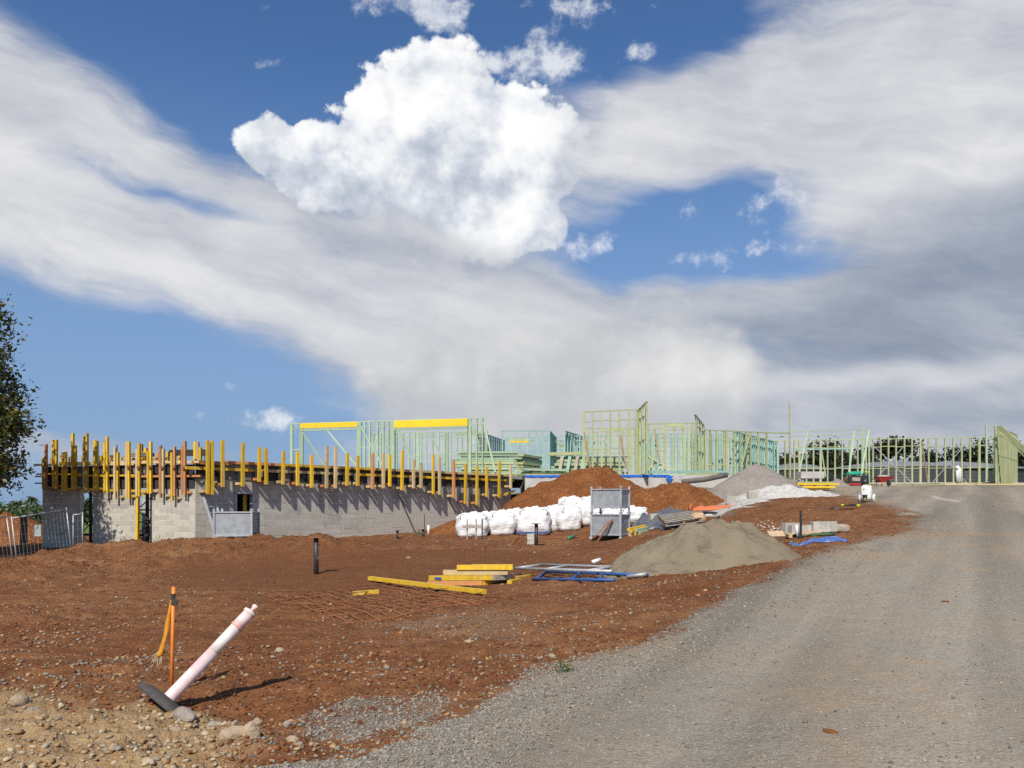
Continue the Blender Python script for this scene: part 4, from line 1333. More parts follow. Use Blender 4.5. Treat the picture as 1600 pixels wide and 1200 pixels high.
def bag_shape(w, h, seed):
    """bulging square sack with a gathered top"""
    nr, na = 22, 44
    rr = random.Random(seed)
    rows = []
    for i in range(nr):
        t = i / (nr - 1)
        if t < 0.08:
            k = 0.80 + 2.0 * t
        elif t < 0.80:
            k = 0.96 + 0.10 * math.sin((t - 0.08) / 0.72 * math.pi)
        else:
            u = (t - 0.80) / 0.20
            k = 0.96 - 0.90 * u ** 1.25
        z = h * (t if t < 0.80 else 0.80 + 0.20 * math.sin((t - 0.80) / 0.20 * math.pi / 2))
        row = []
        for a_ in range(na):
            a = 2 * math.pi * a_ / na
            ca, sa = math.cos(a), math.sin(a)
            sq = (abs(ca) ** 3.6 + abs(sa) ** 3.6) ** (-1 / 3.6)
            f = 1 + 0.030 * math.sin(5 * a + seed + 6 * t) * (1 if t < 0.8 else 2.2) + 0.02 * math.sin(11 * a + 2.3 * seed - 9 * t)
            f += 0.025 * math.sin(14 * t + seed + 2 * math.cos(2 * a))
            zz = z + (0.07 * h * (abs(ca * sa) * 2) ** 2 if 0.7 < t < 0.93 else 0) + 0.03 * h * math.sin(7 * a + seed) * max(0, (t - 0.75)) * 4
            row.append((w / 2 * k * sq * f * ca, w / 2 * k * sq * f * sa, zz))
        rows.append(row + [row[0]])
    return MB().sheet(rows)


def bulk_bag(px, py, d, w, h, rot, label, seed, z=None):
    p = P(px, py, d)
    z0 = gz(p.x, p.y) - 0.03 if z is None else z
    z0 = min(z0, p.z + 0.1) if z is None else z0
    root = thing('bulk_bag', (p.x, p.y, z0), label, 'bulk bag', 'white bulk bags in front of the dirt mound')
    mt = Matrix.Translation((p.x, p.y, z0)) @ Matrix.Rotation(rot, 4, 'Z')
    b = bag_shape(w, h, seed)
    vs = [tuple(mt @ Vector(v)) for v in b.v]
    me_obj('sack', vs, b.f, M['bag'], root, True)
    for sx, sy in ((-1, -1), (1, -1), (1, 1), (-1, 1)):
        q = [Vector((sx * w * 0.40, sy * w * 0.44, h * 0.78)), Vector((sx * w * 0.42, sy * w * 0.43, h * 0.92)), Vector((sx * w * 0.34, sy * w * 0.40, h * (0.97 + 0.02 * sx))), Vector((sx * w * 0.27, sy * w * 0.36, h * 0.93))]
        MB().tube([mt @ v for v in q], 0.022, 5).build('lifting_loop', M['bag'], root, True)
    MB().tube([mt @ Vector((0, 0, h * 0.95)), mt @ Vector((0.05, 0.02, h * 0.99)), mt @ Vector((0.16, -0.03, h * 0.985))], [0.12, 0.07, 0.09], 10).build('spout', M['bag'], root, True)
    return root


for args in [(738, 834, 30.0, 1.16, 0.92, 0.1, 'wide white bulk bag at the block wall end, behind the timber hurdle', 1),
             (782, 830, 30.4, 1.02, 0.92, 0.25, 'rounded white bulk bag second from the block wall', 2),
             (756, 822, 31.4, 0.95, 0.85, 0.1, 'white bulk bag peeping out behind the first two', 3),
             (805, 824, 31.4, 0.95, 0.90, 0.1, 'white bulk bag squeezed in the gap before the square bag', 4),
             (834, 829, 29.8, 1.22, 1.02, -0.05, 'big square white bulk bag behind the blue-topped pier', 5),
             (866, 824, 31.0, 0.95, 0.98, 0.1, 'white bulk bag mostly hidden behind the square one', 6),
             (887, 820, 30.6, 0.92, 0.94, 0.35, 'slim white bulk bag in the middle of the front row near the crates', 7),
             (911, 818, 31.4, 0.92, 0.95, 0.1, 'white bulk bag just before the stacked steel crates', 8),
             (893, 812, 32.6, 1.0, 1.05, 0.2, 'highest white bulk bag at the back of the row', 9),
             (922, 812, 32.6, 0.95, 0.95, 0.0, 'white bulk bag half behind the upper steel crate', 10),
             (948, 818, 30.2, 0.95, 0.72, 0.3, 'white bulk bag seen through the gap between the stacked crates', 11),
             (985, 822, 30.0, 1.1, 0.62, 0.2, 'slumped white bulk bag between the crates and the grey tarpaulin', 12)]:
    bulk_bag(*args)

# ------------------------------------------------------------------ steel crates
M['galv_sheet'] = mat_simple('galvanised_sheet', (0.36, 0.38, 0.39), (0.27, 0.285, 0.295), 5, 0.55, metal=0.3, vary=0.08, dirt=(0.42, 0.42, 0.41), dirt_amt=0.6)


def steel_crate(c, w, dp, h, rot, label, leg=0.12, z0=None):
    """sheet-sided steel pallet box on four legs; c is the middle of its base"""
    z = z0 if z0 is not None else c.z
    root = thing('steel_crate', (c.x, c.y, z), label, 'crate', 'galvanised steel crates')
    mt = Matrix.Translation((c.x, c.y, z)) @ Matrix.Rotation(rot, 4, 'Z')
    r3 = mt.to_3x3()
    def bx(name, ctr, s, mat='galv'):
        mat = 'galv_sheet' if 'sheet' in name else mat
        m = MB().box(mt @ Vector(ctr), s, r3)
        return m.build(name, M[mat], root)
    for sx in (-1, 1):
        for sy in (-1, 1):
            l = bx('corner_post', (sx * (w / 2 - 0.025), sy * (dp / 2 - 0.025), (h + 0.10) / 2), (0.06, 0.06, h + 0.10))
            MB().box(mt @ Vector((sx * (w / 2 - 0.025), sy * (dp / 2 - 0.025), 0.02)), (0.11, 0.11, 0.04), r3).build('foot', M['galv'], l)
    ph = h - leg - 0.03
    for sy in (-1, 1):
        bx('side_sheet', (0, sy * (dp / 2 - 0.042), leg + ph / 2), (w - 0.11, 0.012, ph))
    for sx in (-1, 1):
        bx('end_sheet', (sx * (w / 2 - 0.042), 0, leg + ph / 2), (0.012, dp - 0.11, ph))
    bx('floor_sheet', (0, 0, leg + 0.02), (w - 0.1, dp - 0.1, 0.02))
    for sy in (-1, 1):
        bx('top_rail', (0, sy * (dp / 2 - 0.025), h - 0.012), (w - 0.115, 0.05, 0.035))
        bx('bottom_rail', (0, sy * (dp / 2 - 0.03), leg - 0.01), (w - 0.115, 0.05, 0.05))
    for sx in (-1, 1):
        bx('top_rail', (sx * (w / 2 - 0.025), 0, h - 0.012), (0.05, dp - 0.115, 0.035))
        bx('bottom_rail', (sx * (w / 2 - 0.03), 0, leg - 0.01), (0.05, dp - 0.115, 0.05))
    return root


c = P(954, 842, 27.6)
c.z = gz(c.x, c.y) - 0.02
steel_crate(c, 1.10, 0.95, 0.82, math.radians(-27), 'lower of the two stacked steel crates, rusty bars leaning on it', 0.14)
steel_crate(c, 1.10, 0.95, 0.82, math.radians(-26), 'upper of the two stacked galvanised steel crates', 0.20, c.z + 0.865)
for k, (x0, y0, x1, y1, r_) in enumerate([(932, 842, 957, 812, 0.03), (928, 832, 951, 815, 0.018)]):
    a, b = P(x0, y0, 26.85), P(x1, y1, 27.05)
    a.z = gz(a.x, a.y) + (0.01 if k == 0 else 0.15)
    tag(bar('steel_bar', a, b, r_ * 2, r_ * 1.2, M['rust']), ['broad rusty flat bar leaning on the lower stacked crate', 'thin rusty rod leaning on the lower stacked crate'][k], 'steel bar')
c = P(370, 847, 25.7)
c.z = gz(c.x, c.y) - 0.05
steel_crate(c, 1.22, 0.9, 0.90, math.radians(3), 'single steel crate standing in front of the dark doorway', 0.16)

# ladder against the wall by the doorway
LD = thing('ladder', P(330, 849, 27.0), 'grey aluminium ladder lying against the block wall next to the crate', 'ladder')
_lo = CORNER + RIGHT_N * 0.10
lb, ld = on_plane(_lo, RIGHT_DIR, 318, 776), on_plane(_lo, RIGHT_DIR, 334, 777)
la, lc = lb + RIGHT_N * 0.50 + RIGHT_DIR * 0.25, ld + RIGHT_N * 0.50 + RIGHT_DIR * 0.25
la.z = lc.z = gz(la.x, la.y)
bar('stile', la, lb, 0.04, 0.09, M['galv'], LD)
bar('stile', lc, ld, 0.04, 0.09, M['galv'], LD)
for k in range(7):
    t = 0.08 + k * 0.14
    bar('rung', la.lerp(lb, t), lc.lerp(ld, t), 0.03, 0.035, M['galv'], LD)

# ------------------------------------------------------------------ steel posts and pegs
def plate_post(px, py, pt, label, r=0.045):
    b = GP(px, py)
    h = (py - pt) / FPX * b.y
    root = thing('steel_post', b, label, 'post', 'steel footing posts')
    MB().tube([b - Z3 * 0.1, b + Z3 * h], r, 10).build('shaft', M['black_steel'], root, True)
    MB().box(b + Z3 * (h + 0.008), (r * 5.4, r * 5.4, 0.018)).build('cap_plate', M['rust'], root)
    MB().box(b + Z3 * (h * 0.45) + Vector((r * 0.9, -r * 0.7, 0)), (0.02, 0.02, 0.05)).build('lug', M['rust'], root)


plate_post(494, 896, 839, 'black steel post with rusty plate standing alone in the open pad', 0.055)
plate_post(838, 853, 818, 'black steel post with rusty plate in front of the blue-topped pier', 0.055)
plate_post(621, 841, 828, 'short black steel post with plate near the middle of the block wall', 0.045)
plate_post(661, 839, 827, 'short black steel post beside the white pipe stub', 0.045)
b = GP(669.5, 836)
tag(MB().tube([b, b + Z3 * 0.42], 0.05, 12).build('pipe_stub', M['white'], None, True), 'white plastic pipe stub standing at the block wall', 'pipe')
for px, py, pt, lab in [(1251, 842, 798, 'tall dark star picket beside the broken concrete blocks'), (1123, 815, 805, 'short dark picket behind the top of the sand mound'),
                        (663.5, 838, 803, 'thin rusty rod standing at the block wall'), (668, 830, 812, 'thin dark peg close to the white pipe stub')]:
    b = GP(px, py)
    h = (py - pt) / FPX * b.y
    w_ = 0.028 if px > 1000 else 0.014
    m = MB()
    for a in (90, 210, 330):
        q = Vector((math.cos(math.radians(a)), math.sin(math.radians(a)), 0)) * w_ * 0.55
        m.box(b + q + Z3 * (h / 2 - 0.05), (w_ * 1.1, 0.007 if px > 1000 else 0.005, h + 0.1), Matrix.Rotation(math.radians(a), 3, 'Z'))
    tag(m.build('star_picket', M['black_steel']), lab, 'picket')

# setting-out hurdle in front of the first bag
hz = gz(*P(738, 838, 28.2)[:2])
HD = thing('profile_hurdle', P(738, 838, 28.2), 'pale board nailed across dark pegs in front of the first bulk bag', 'hurdle')
for px in (730, 744, 753.5):
    p = P(px, 838, 28.2)
    bar('peg', (p.x, p.y, hz - 0.05), (p.x, p.y, hz + 0.72), 0.045, 0.045, M['black_steel'] if px > 750 else M['greywood'], HD)
bar('cross_board', P(723, 823, 28.12), P(753, 823, 28.12), 0.025, 0.10, M['greywood'], HD)
# masonry pier with a blue straightedge on it
p = P(829, 848, 26.0)
z0 = gz(p.x, p.y)
PR = thing('block_pier', (p.x, p.y, z0), 'small grey block pier carrying a blue straightedge', 'pier')
for k in range(2):
    bar('pier_block', (p.x - 0.11, p.y, z0 + 0.1 + k * 0.2), (p.x + 0.11, p.y, z0 + 0.1 + k * 0.2), 0.19, 0.19, M['block'], PR)
MB().box((p.x, p.y, z0 + 0.012), (0.55, 0.45, 0.05)).build('footing', M['concrete'], PR)
tag(bar('straightedge', (p.x - 0.48, p.y - 0.05, z0 + 0.43), (p.x + 0.58, p.y - 0.05, z0 + 0.45), 0.05, 0.05, M['blue_paint']), 'long blue straightedge laid on the block pier', 'straightedge')
for k in range(9):
    a = P(R.uniform(797, 806), 846 + R.uniform(-2, 3), 26.0 + R.uniform(-0.4, 0.4))
    b = P(R.uniform(815, 826), 836 + R.uniform(-8, 8), 26.0 + R.uniform(-0.4, 0.4))
    a.z = gz(a.x, a.y) + 0.01
    b.z = max(b.z, gz(b.x, b.y) + 0.05)
    tag(MB().tube([a, a.lerp(b, 0.5) + Z3 * R.uniform(0, 0.12), b], 0.009, 5).build('rebar_rod', M['rust'], None, True), 'bent rusty reinforcing rod in the tangle next to the block pier', 'rebar', 'tangle of rusty rods by the pier')
for k, (x0, x1, y_) in enumerate(((845, 905, 841), (852, 885, 844))):
    a, b = GP(x0, y_), GP(x1, y_ - 1)
    tag(bar('steel_bar', a + Z3 * 0.03, b + Z3 * 0.03, 0.05, 0.03, M['rust']), ['long rusty bar lying on the soil beyond the pier', 'short rusty bar lying beside the long one beyond the pier'][k], 'steel bar')
a, b = GP(887, 843), GP(898, 840)
tag(MB().tube([a + Z3 * 0.05, b + Z3 * 0.05], [0.05, 0.05], 10).build('spray_tube', M['green_paint'], None, True), 'green tube lying on the soil in front of the crates', 'tube')
tag(MB().tube([GP(922, 843) + Z3 * 0.05, GP(926, 842) + Z3 * 0.05], 0.05, 10).build('paint_tin', M['white'], None, True), 'little white tin lying at the crate foot', 'tin')

# ------------------------------------------------------------------ timber by the crates
for k, (px, py, dz, mm) in enumerate([(984, 842, 0.05, 'pale'), (992, 841, 0.05, 'yellow'), (986, 836, 0.15, 'yellow'), (994, 836, 0.15, 'pineg'), (982, 831, 0.25, 'yellow'), (999, 838, 0.05, 'pineg')]):
    a = P(px, 842, 26.6 + 0.12 * (k % 2))
    a.z = gz(a.x, a.y) + dz
    b = a + Vector((0.75, 1.1, 0.10))
    tag(bar('short_timber', a, b, 0.09, 0.09, M[mm]), ['lowest pale timber end beside the crates', 'lowest yellow timber end beside the crates', 'middle yellow timber end beside the crates', 'middle green timber beside the crates', 'topmost timber on the short stack beside the crates',
                                                       'outermost green timber lying beside the sand mound'][k], 'timber', 'short timbers stacked beside the crates')

# ------------------------------------------------------------------ yellow timber stack and the loose batten on the pad
base = GP(750, 914)
tz = base.z
labs = ['pinkish bottom timber at the front of the yellow stack', 'yellow timber with a blue paint mark on the stack', 'grey-ended stub next to the blue-marked timber', 'long pale timber in the middle of the stack', 'top yellow timber of the stack on the pad',
        'second top timber behind the topmost one', 'dark-ended bottom stub of the stack', 'yellow stub poking out toward the pipe frames', 'broad yellow board at the pipe-frame end of the stack', 'bottom yellow timber at the back of the stack']
for k, (x0, x1, py, dd, mm, sk) in enumerate([(668, 753, 913, 0.0, 'orange', 0.10), (670, 771, 904, 0.02, 'yellow', 0.10), (771, 801, 904, 0.05, 'greywood', 0.3), (693, 793, 897.5, 0.15, 'pale', 0.0),
                                              (714, 801, 888, 0.12, 'yellow', 0.0), (737, 801, 887, 0.28, 'yellow', 0.0), (753, 785, 913, 0.1, 'yellow', 0.4), (796, 814, 907, 0.0, 'yellow', 0.5),
                                              (801, 830, 901, 0.3, 'yellow', 0.6), (700, 812, 911, 0.35, 'yellow', 0.1)]):
    dd0 = base.y + dd
    a, b = P(x0, py, dd0), P(x1, py, dd0 + sk)
    zz = {913: 0.05, 911: 0.05, 907: 0.06, 904: 0.15, 901: 0.10, 897.5: 0.25, 888: 0.35, 887: 0.35}[py]
    a.z = b.z = tz + zz
    st_ = tag(bar('stacked_timber', a, b, 0.10, 0.092, M[mm]), labs[k], 'timber', 'yellow timbers stacked on the pad')
p = P(684, 903.5, base.y - 0.035)
MB().box((p.x, p.y, tz + 0.15), (0.13, 0.006, 0.04)).build('paint_mark', M['blue_paint'], bpy.data.objects['stacked_timber.001'])
a, b = GP(578, 908), GP(757, 931)
a.z += 0.06; b.z += 0.06
tag(bar('timber_batten', a, b, 0.10, 0.075, M['yellow']), 'long yellow batten lying across the rusty mesh', 'timber')
a, b = GP(551, 928), GP(592, 927)
tag(bar('timber_offcut', a + Z3 * 0.05, b + Z3 * 0.05, 0.09, 0.07, M['yellow']), 'short yellow offcut lying on the rusty mesh', 'timber')

# rusty reinforcing mesh
RM = thing('reinforcing_mesh', GP(600, 940), 'rusty reinforcing mesh sheet lying flat on the soil', 'steel mesh')
q = [GP(405, 932), GP(640, 910), GP(800, 938), GP(548, 968)]
for f, n in ((0, 13), (1, 8)):
    for k in range(n + 1):
        t = k / n
        a, b = (q[0].lerp(q[1], t), q[3].lerp(q[2], t)) if f == 0 else (q[0].lerp(q[3], t), q[1].lerp(q[2], t))
        d_ = (b - a).normalized()
        a, b = a - d_ * R.uniform(0.02, 0.12), b + d_ * R.uniform(0.02, 0.12)
        pts = []
        for s in range(9):
            w_ = a.lerp(b, s / 8)
            w_.z = max(gz(w_.x, w_.y) + 0.03, w_.z + 0.02) + 0.01 * f + 0.012 * math.sin(s * 1.7 + k)
            pts.append(w_)
        MB().tube(pts, 0.0075, 5).build('mesh_rod', M['rust'], RM, True)

# pipe frames lying on the ground
def pipe_frame(A, B, C, D, mat, label, rungs, r=0.028):
    """two long tubes A-B and C-D joined by slanting rungs"""
    root = thing('scaffold_ladder', (A + C) / 2, label, 'scaffold frame')
    for s, e in ((A, B), (C, D)):
        MB().tube([s, e], r, 10).build('rail', M[mat], root, True)
    for t0, t1 in rungs:
        MB().tube([A.lerp(B, t0), C.lerp(D, t1)], r * 0.9, 10).build('rung', M[mat], root, True)


fz = GP(900, 905)
def fp(px, py, dz):
    p = GP(px, py)
    p.z += dz
    return p
pipe_frame(fp(805, 899, 0.15), fp(956, 905, 0.15), fp(846, 893, 0.15), fp(1007, 897, 0.15), 'zinc_pipe', 'grey zinc pipe frame lying on top of the blue one', [(0.0, 0.0), (0.35, 0.30), (0.78, 0.72)])
pipe_frame(fp(832, 906, 0.04), fp(960, 909, 0.04), fp(850, 897, 0.04), fp(1012, 902, 0.04), 'blue_paint', 'blue pipe frame lying under the grey one', [(0.05, 0.02), (0.5, 0.4), (0.85, 0.6)])
a, b = fp(980, 905, 0.05), fp(1010, 903, 0.06)
tag(MB().tube([a, b], 0.035, 10).build('pipe_offcut', M['zinc_pipe'], None, True), 'short scuffed pipe end sticking out of the pipe frames', 'pipe')
p = GP(932, 882)
tag(MB().tube([p + Z3 * 0.05 + Vector((-0.09, 0, 0)), p + Z3 * 0.10 + Vector((0.09, 0.1, 0))], 0.045, 10).build('cardboard_tube', M['white'], None, True), 'white cup-like tube at the toe of the sand mound', 'tube')

# ------------------------------------------------------------------ leaning bollard and marker stake
def pink_material(name, c1, c2):
    m, g, bs = new_mat(name)
    p = pos(g)
    n = g.noise(p, scale=9, detail=6, rough=0.65)
    n2 = g.noise(p, scale=55, detail=4, rough=0.7)
    c = g.mix(g.smooth(n, 0.35, 0.7), c1, c2)
    c = g.mix(g.smooth(n2, 0.60, 0.75) * 0.5, c, (0.42, 0.30, 0.22))
    g.put(bs.inputs['Base Color'], c)
    bs.inputs['Roughness'].default_value = 0.5
    return m


M['pink'] = pink_material('faded_pink_plastic', (0.76, 0.50, 0.46), (0.80, 0.66, 0.62))
M['pinkdk'] = pink_material('pink_plastic_ring', (0.66, 0.30, 0.27), (0.70, 0.42, 0.38))
M['band'] = pink_material('off_white_band', (0.74, 0.64, 0.57), (0.78, 0.71, 0.64))
b0 = GP(262, 1098)
b0.z += 0.05
tip = P(401, 946, b0.y + 0.42)
ax = (tip - b0).normalized()
LN = (tip - b0).length
BO = thing('leaning_bollard', b0, 'faded pink and white plastic bollard leaning over on a black rubber foot', 'bollard')
at_ = lambda t: b0 + ax * (LN * t)
MB().tube([at_(-0.02), at_(0.02), at_(0.50)], [0.060, 0.054, 0.048], 28).build('lower_tube', M['pink'], BO, True)
MB().tube([at_(0.502), at_(0.76)], 0.0485, 28).build('white_band', M['band'], BO, True)
MB().tube([at_(0.755), at_(0.757), at_(0.775), at_(0.778)], [0.050, 0.056, 0.056, 0.051], 28).build('ring', M['pinkdk'], BO, True)
MB().tube([at_(0.778), at_(0.905)], [0.052, 0.0495], 28).build('upper_tube', M['pink'], BO, True)
MB().tube([at_(0.905), at_(0.908), at_(0.93), at_(0.94)], [0.050, 0.060, 0.058, 0.030], 24).build('cap', M['pink'], BO, True)
MB().tube([at_(0.94), at_(0.965), at_(0.97), at_(0.99), at_(1.0)], [0.018, 0.018, 0.026, 0.028, 0.014], 16).build('knob', M['pink'], BO, True)
fm = axes(ax, up=Vector((0.55, -0.5, -0.35)))                  # plate lies square to the tube
px_, py_ = fm @ Vector((0, 1, 0)), fm @ Vector((0, 0, 1))
m = MB()
nseg = 28
for (h_, k_) in ((-0.065, 0.97), (-0.05, 1.0), (-0.02, 0.98), (0.005, 0.80), (0.022, 0.34)):
    for s in range(nseg):
        a = 2 * math.pi * s / nseg
        ca, sa = math.cos(a), math.sin(a)
        q = (abs(ca) ** 3 + abs(sa) ** 3) ** (-1 / 3)
        m.v.append(tuple(b0 + ax * h_ + (px_ * ca * 0.185 + py_ * sa * 0.275) * q * k_))
for i in range(4):
    for s in range(nseg):
        s2 = (s + 1) % nseg
        m.f.append((i * nseg + s, i * nseg + s2, (i + 1) * nseg + s2, (i + 1) * nseg + s))
m.f.append(tuple(reversed(range(nseg))))
m.f.append(tuple(4 * nseg + s for s in range(nseg)))
m.build('rubber_foot', M['rubber'], BO, True)

M['orange_paint'] = mat_simple('orange_paint', (0.80, 0.24, 0.03), (0.74, 0.21, 0.03), 12, 0.5, vary=0.0)
M['ribbon'] = mat_simple('orange_webbing', (0.66, 0.30, 0.015), (0.52, 0.22, 0.012), 26, 0.75, vary=0.0, dirt=(0.2, 0.09, 0.03), dirt_amt=0.5)
M['string'] = mat_simple('frayed_string', (0.66, 0.54, 0.36), (0.5, 0.38, 0.22), 30, 0.8, vary=0.0)
s0 = GP(268, 1076)
s1 = P(271.2, 917, s0.y)
ST = thing('marker_stake', s0, 'thin orange marker stake with a frayed webbing strip', 'stake')
MB().tube([s0 - Z3 * 0.1, s0.lerp(s1, 0.5), s1], 0.0155, 12).build('rod', M['orange_paint'], ST, True)
ck = s0.lerp(s1, 0.885)
MB().tube([ck - Z3 * 0.05, ck - Z3 * 0.03, ck + Z3 * 0.0, ck + Z3 * 0.045], [0.024, 0.021, 0.017, 0.020], 8).build('wire_tie', M['black_steel'], ST)
MB().box(ck + Vector((0.018, -0.012, -0.025)), (0.05, 0.02, 0.045), Matrix.Rotation(0.4, 3, 'Y')).build('wire_tie', M['black_steel'], ST)
rb = MB()
rows = []
for i in range(26):
    t = i / 25
    c_ = P(268.5 + (-18 if t > 0.5 else -36 * t * 1.0) * 1.0 if False else 268.5 - 18.5 * t ** 1.25, 938 + 88 * t, s0.y + 0.02)
    w_ = 0.012 + 0.012 * math.sin(min(t * 1.2, 1) * math.pi * 0.6)
    tw = 0.5 * math.sin(t * 7.0)
    sd = Vector((math.cos(tw), math.sin(tw), 0.1)) * w_
    rows.append([c_ - sd + Vector((0, -0.004 * math.sin(9 * t), 0)), c_ + Vector((0, -0.008, 0)), c_ + sd])
rb.sheet(rows)
rbo = rb.build('webbing', M['ribbon'], ST, True)
sm = rbo.modifiers.new('thickness', 'SOLIDIFY')
sm.thickness = 0.004
for k in range(9):
    t0 = P(250 + R.uniform(-3, 3), 1020 + R.uniform(-6, 8), s0.y + 0.02)
    e0_ = P(243 + R.uniform(-16, 8), 1038 + R.uniform(-4, 10), s0.y + 0.02 + R.uniform(-0.04, 0.04))
    mid = t0.lerp(e0_, 0.5) + Vector((R.uniform(-0.03, 0.02), 0, R.uniform(-0.03, 0.01)))
    MB().tube([t0, mid, e0_], 0.0025, 4).build('frayed_thread', M['string'], ST, True)

# ------------------------------------------------------------------ timber packs on the slab
def pack(label, a, b, z0, layers, mat, ends='orange', h=0.14, dp=0.5, seed=1, group='packs of treated timber on the slab'):
    """layered stack of boards; each board is a part"""
    rr = random.Random(seed)
    a, b = V2(*a), V2(*b)
    d = (b - a).normalized()
    n = V2(-d.y, d.x)
    root = thing('timber_pack', (a + b) / 2 + Z3 * z0, label, 'timber pack', group)
    z = z0
    for k in range(layers):
        s0, s1 = rr.uniform(-0.25, 0.25), rr.uniform(-0.3, 0.3)
        sh = rr.uniform(-0.10, 0.10)
        hh = h * rr.uniform(0.8, 1.1)
        for j in range(2):
            o = n * (sh + (j - 0.5) * dp / 2 * 1.04)
            bar('board', a + d * s0 + o + Z3 * (z + hh / 2), b + d * s1 + o + Z3 * (z + hh / 2), dp / 2, hh - 0.012, M[mat if rr.random() < 0.75 else ('pineg' if mat == 'pine' else 'pine')], root)
        z += hh + (0.045 if k % 3 == 1 else 0.0)
        if k % 3 == 1:
            for t in (0.15, 0.5, 0.85):
                q = a.lerp(b, t)
                bar('bearer', q - n * dp * 0.5 + Z3 * (z - 0.024), q + n * dp * 0.5 + Z3 * (z - 0.024), 0.07, 0.04, M['greywood'], root)
    return root


pack('long pack of pale treated boards seen through the end of the yellow-beamed frame', (-2.95, 43.4), (0.25, 43.4), SLAB_Z, 10, 'pine', seed=1)
pack('second pack of pale boards turned away behind the long pack', (0.40, 43.1), (1.5, 45.6), SLAB_Z, 9, 'pine', seed=2, h=0.13)
pack('low pack of boards on the deck edge near the last yellow upright', (-2.6, 41.6), (0.3, 41.3), SLAB_Z, 2, 'pine', seed=3, h=0.10)
pack('boards lying askew between the packs and the dirt mound', (0.7, 40.8), (3.0, 41.8), SLAB_Z, 3, 'pine', seed=4, h=0.12, dp=0.6)
pack('high pack with a long top beam behind the tall front frame', (2.2, 42.6), (6.0, 42.4), SLAB_Z, 7, 'pine', seed=5, h=0.14)
bar('board', P(857, 709.5, 42.2), P(915, 708.5, 42.2), 0.2, 0.17, M['pine'], bpy.data.objects['timber_pack.004'])
for k, px in enumerate((874, 886, 898, 908)):
    bar('board', P(px, 738, 41.9), P(px + 4.5, 713, 42.1), 0.05, 0.16, M['teal' if k % 2 else 'greywood'], bpy.data.objects['timber_pack.004'], up=Vector((1, 0, 0)))
pack('loose pile of boards under the wide pale frame', (7.5, 42.6), (10.4, 42.4), SLAB_Z, 2, 'pineg', seed=6, h=0.10)
YB = pack('bright yellow beams stacked on blocks beside the stone mound', (13.35, 37.6), (15.05, 37.5), gz(14, 37.6) + 0.03, 4, 'lvl', seed=7, h=0.10, dp=0.4)
# dark timber frame leaning: planks with green straps at the slab foot
PK = thing('plank_pile', P(1030, 757, 38.2), 'long pile of pale planks with green straps at the foot of the slab', 'planks')
for k in range(7):
    a, b = P(R.uniform(984, 1010), 757.5 - 0.7 * k, 37.6 + 0.1 * k), P(R.uniform(1060, 1098), 757.5 - 0.8 * k, 37.6 + 0.1 * k)
    zz = max(gz(a.x, a.y), gz(b.x, b.y)) + 0.04 + 0.045 * (k % 4)
    a.z = b.z = zz
    bar('plank', a, b, 0.18, 0.045, M[R.choice(['pale', 'greywood', 'pine'])], PK)
M['strapgreen'] = mat_simple('green_strap', (0.02, 0.42, 0.28), (0.02, 0.34, 0.22), 6, 0.5)
for px in (1040, 1051, 992):
    p = P(px, 757, 37.7)
    MB().box((p.x, p.y + 0.2, gz(p.x, p.y) + 0.13), (0.22, 0.75, 0.20), Matrix.Rotation(0.2, 3, 'Z')).build('strap', M['strapgreen'], PK)
tag(bar('loose_plank', P(922, 754, 35.6), P(966, 748, 36.6), 0.24, 0.05, M['pale']), 'pale plank lying on the shoulder of the big dirt mound', 'plank')
a, b = P(1066, 753, 38.6), P(1136, 742, 38.8)
tag(MB().tube([a, a.lerp(b, 0.5) - Z3 * 0.05, b], 0.13, 12).build('membrane_roll', mat_simple('brown_roll', (0.20, 0.165, 0.14), (0.13, 0.11, 0.095), 4, 0.7), None, True), 'long dark roll of sheeting lying along the slab edge', 'roll')
tag(MB().box(P(1266, 742.5, 41.5), (1.2, 0.7, 0.35)).build('concrete_pallet', M['concrete']), 'pale slab of pavers behind the bright yellow beams', 'pavers')
p = P(1308, 756, 43.0)
tag(heap('stone_dust_spill', 'little grey stone heap next to the bright yellow beams', p.x, p.y, 0.45, 0.8, 0.8, 0.6, 0.6, M['stonedust'], 1.1, 0.03, 21), None)
p = P(1318, 752, 43.2)
tag(bar('warning_marker', (p.x, p.y, p.z - 0.1), (p.x + 0.15, p.y, p.z + 0.25), 0.06, 0.06, M['red_paint']), 'small red marker leaning on the grey stone heap', 'marker')

# ------------------------------------------------------------------ generator and wheelbarrow in front of the long stud wall
p = P(1335, 757, 44.6)
gzv = gz(p.x, p.y)
GN = thing('generator', (p.x, p.y, gzv), 'black generator in a green frame on a red base', 'generator')
MB().box((p.x, p.y, gzv + 0.34), (0.86, 0.45, 0.42)).build('engine_block', M['blackpl'], GN)
MB().box((p.x, p.y - 0.235, gzv + 0.36), (0.44, 0.02, 0.2)).build('control_panel', M['greywood'], GN)
MB().box((p.x, p.y, gzv + 0.08), (0.95, 0.5, 0.10)).build('base_tray', M['red_paint'], GN)
m = MB()
for sx in (-0.52, 0.52):
    for sy in (-0.27, 0.27):
        m.tube([(p.x + sx, p.y + sy, gzv), (p.x + sx, p.y + sy, gzv + 0.62)], 0.025, 8)
    m.tube([(p.x + sx, p.y - 0.27, gzv + 0.62), (p.x + sx, p.y + 0.27, gzv + 0.62)], 0.025, 8)
for sy in (-0.27, 0.27):
    m.tube([(p.x - 0.52, p.y + sy, gzv + 0.62), (p.x + 0.52, p.y + sy, gzv + 0.62)], 0.025, 8)
m.build('guard_frame', M['green_paint'], GN, True)
HB = thing('garden_hose', (p.x, p.y, gzv + 0.65), 'heap of green hose lying on the black generator', 'hose')
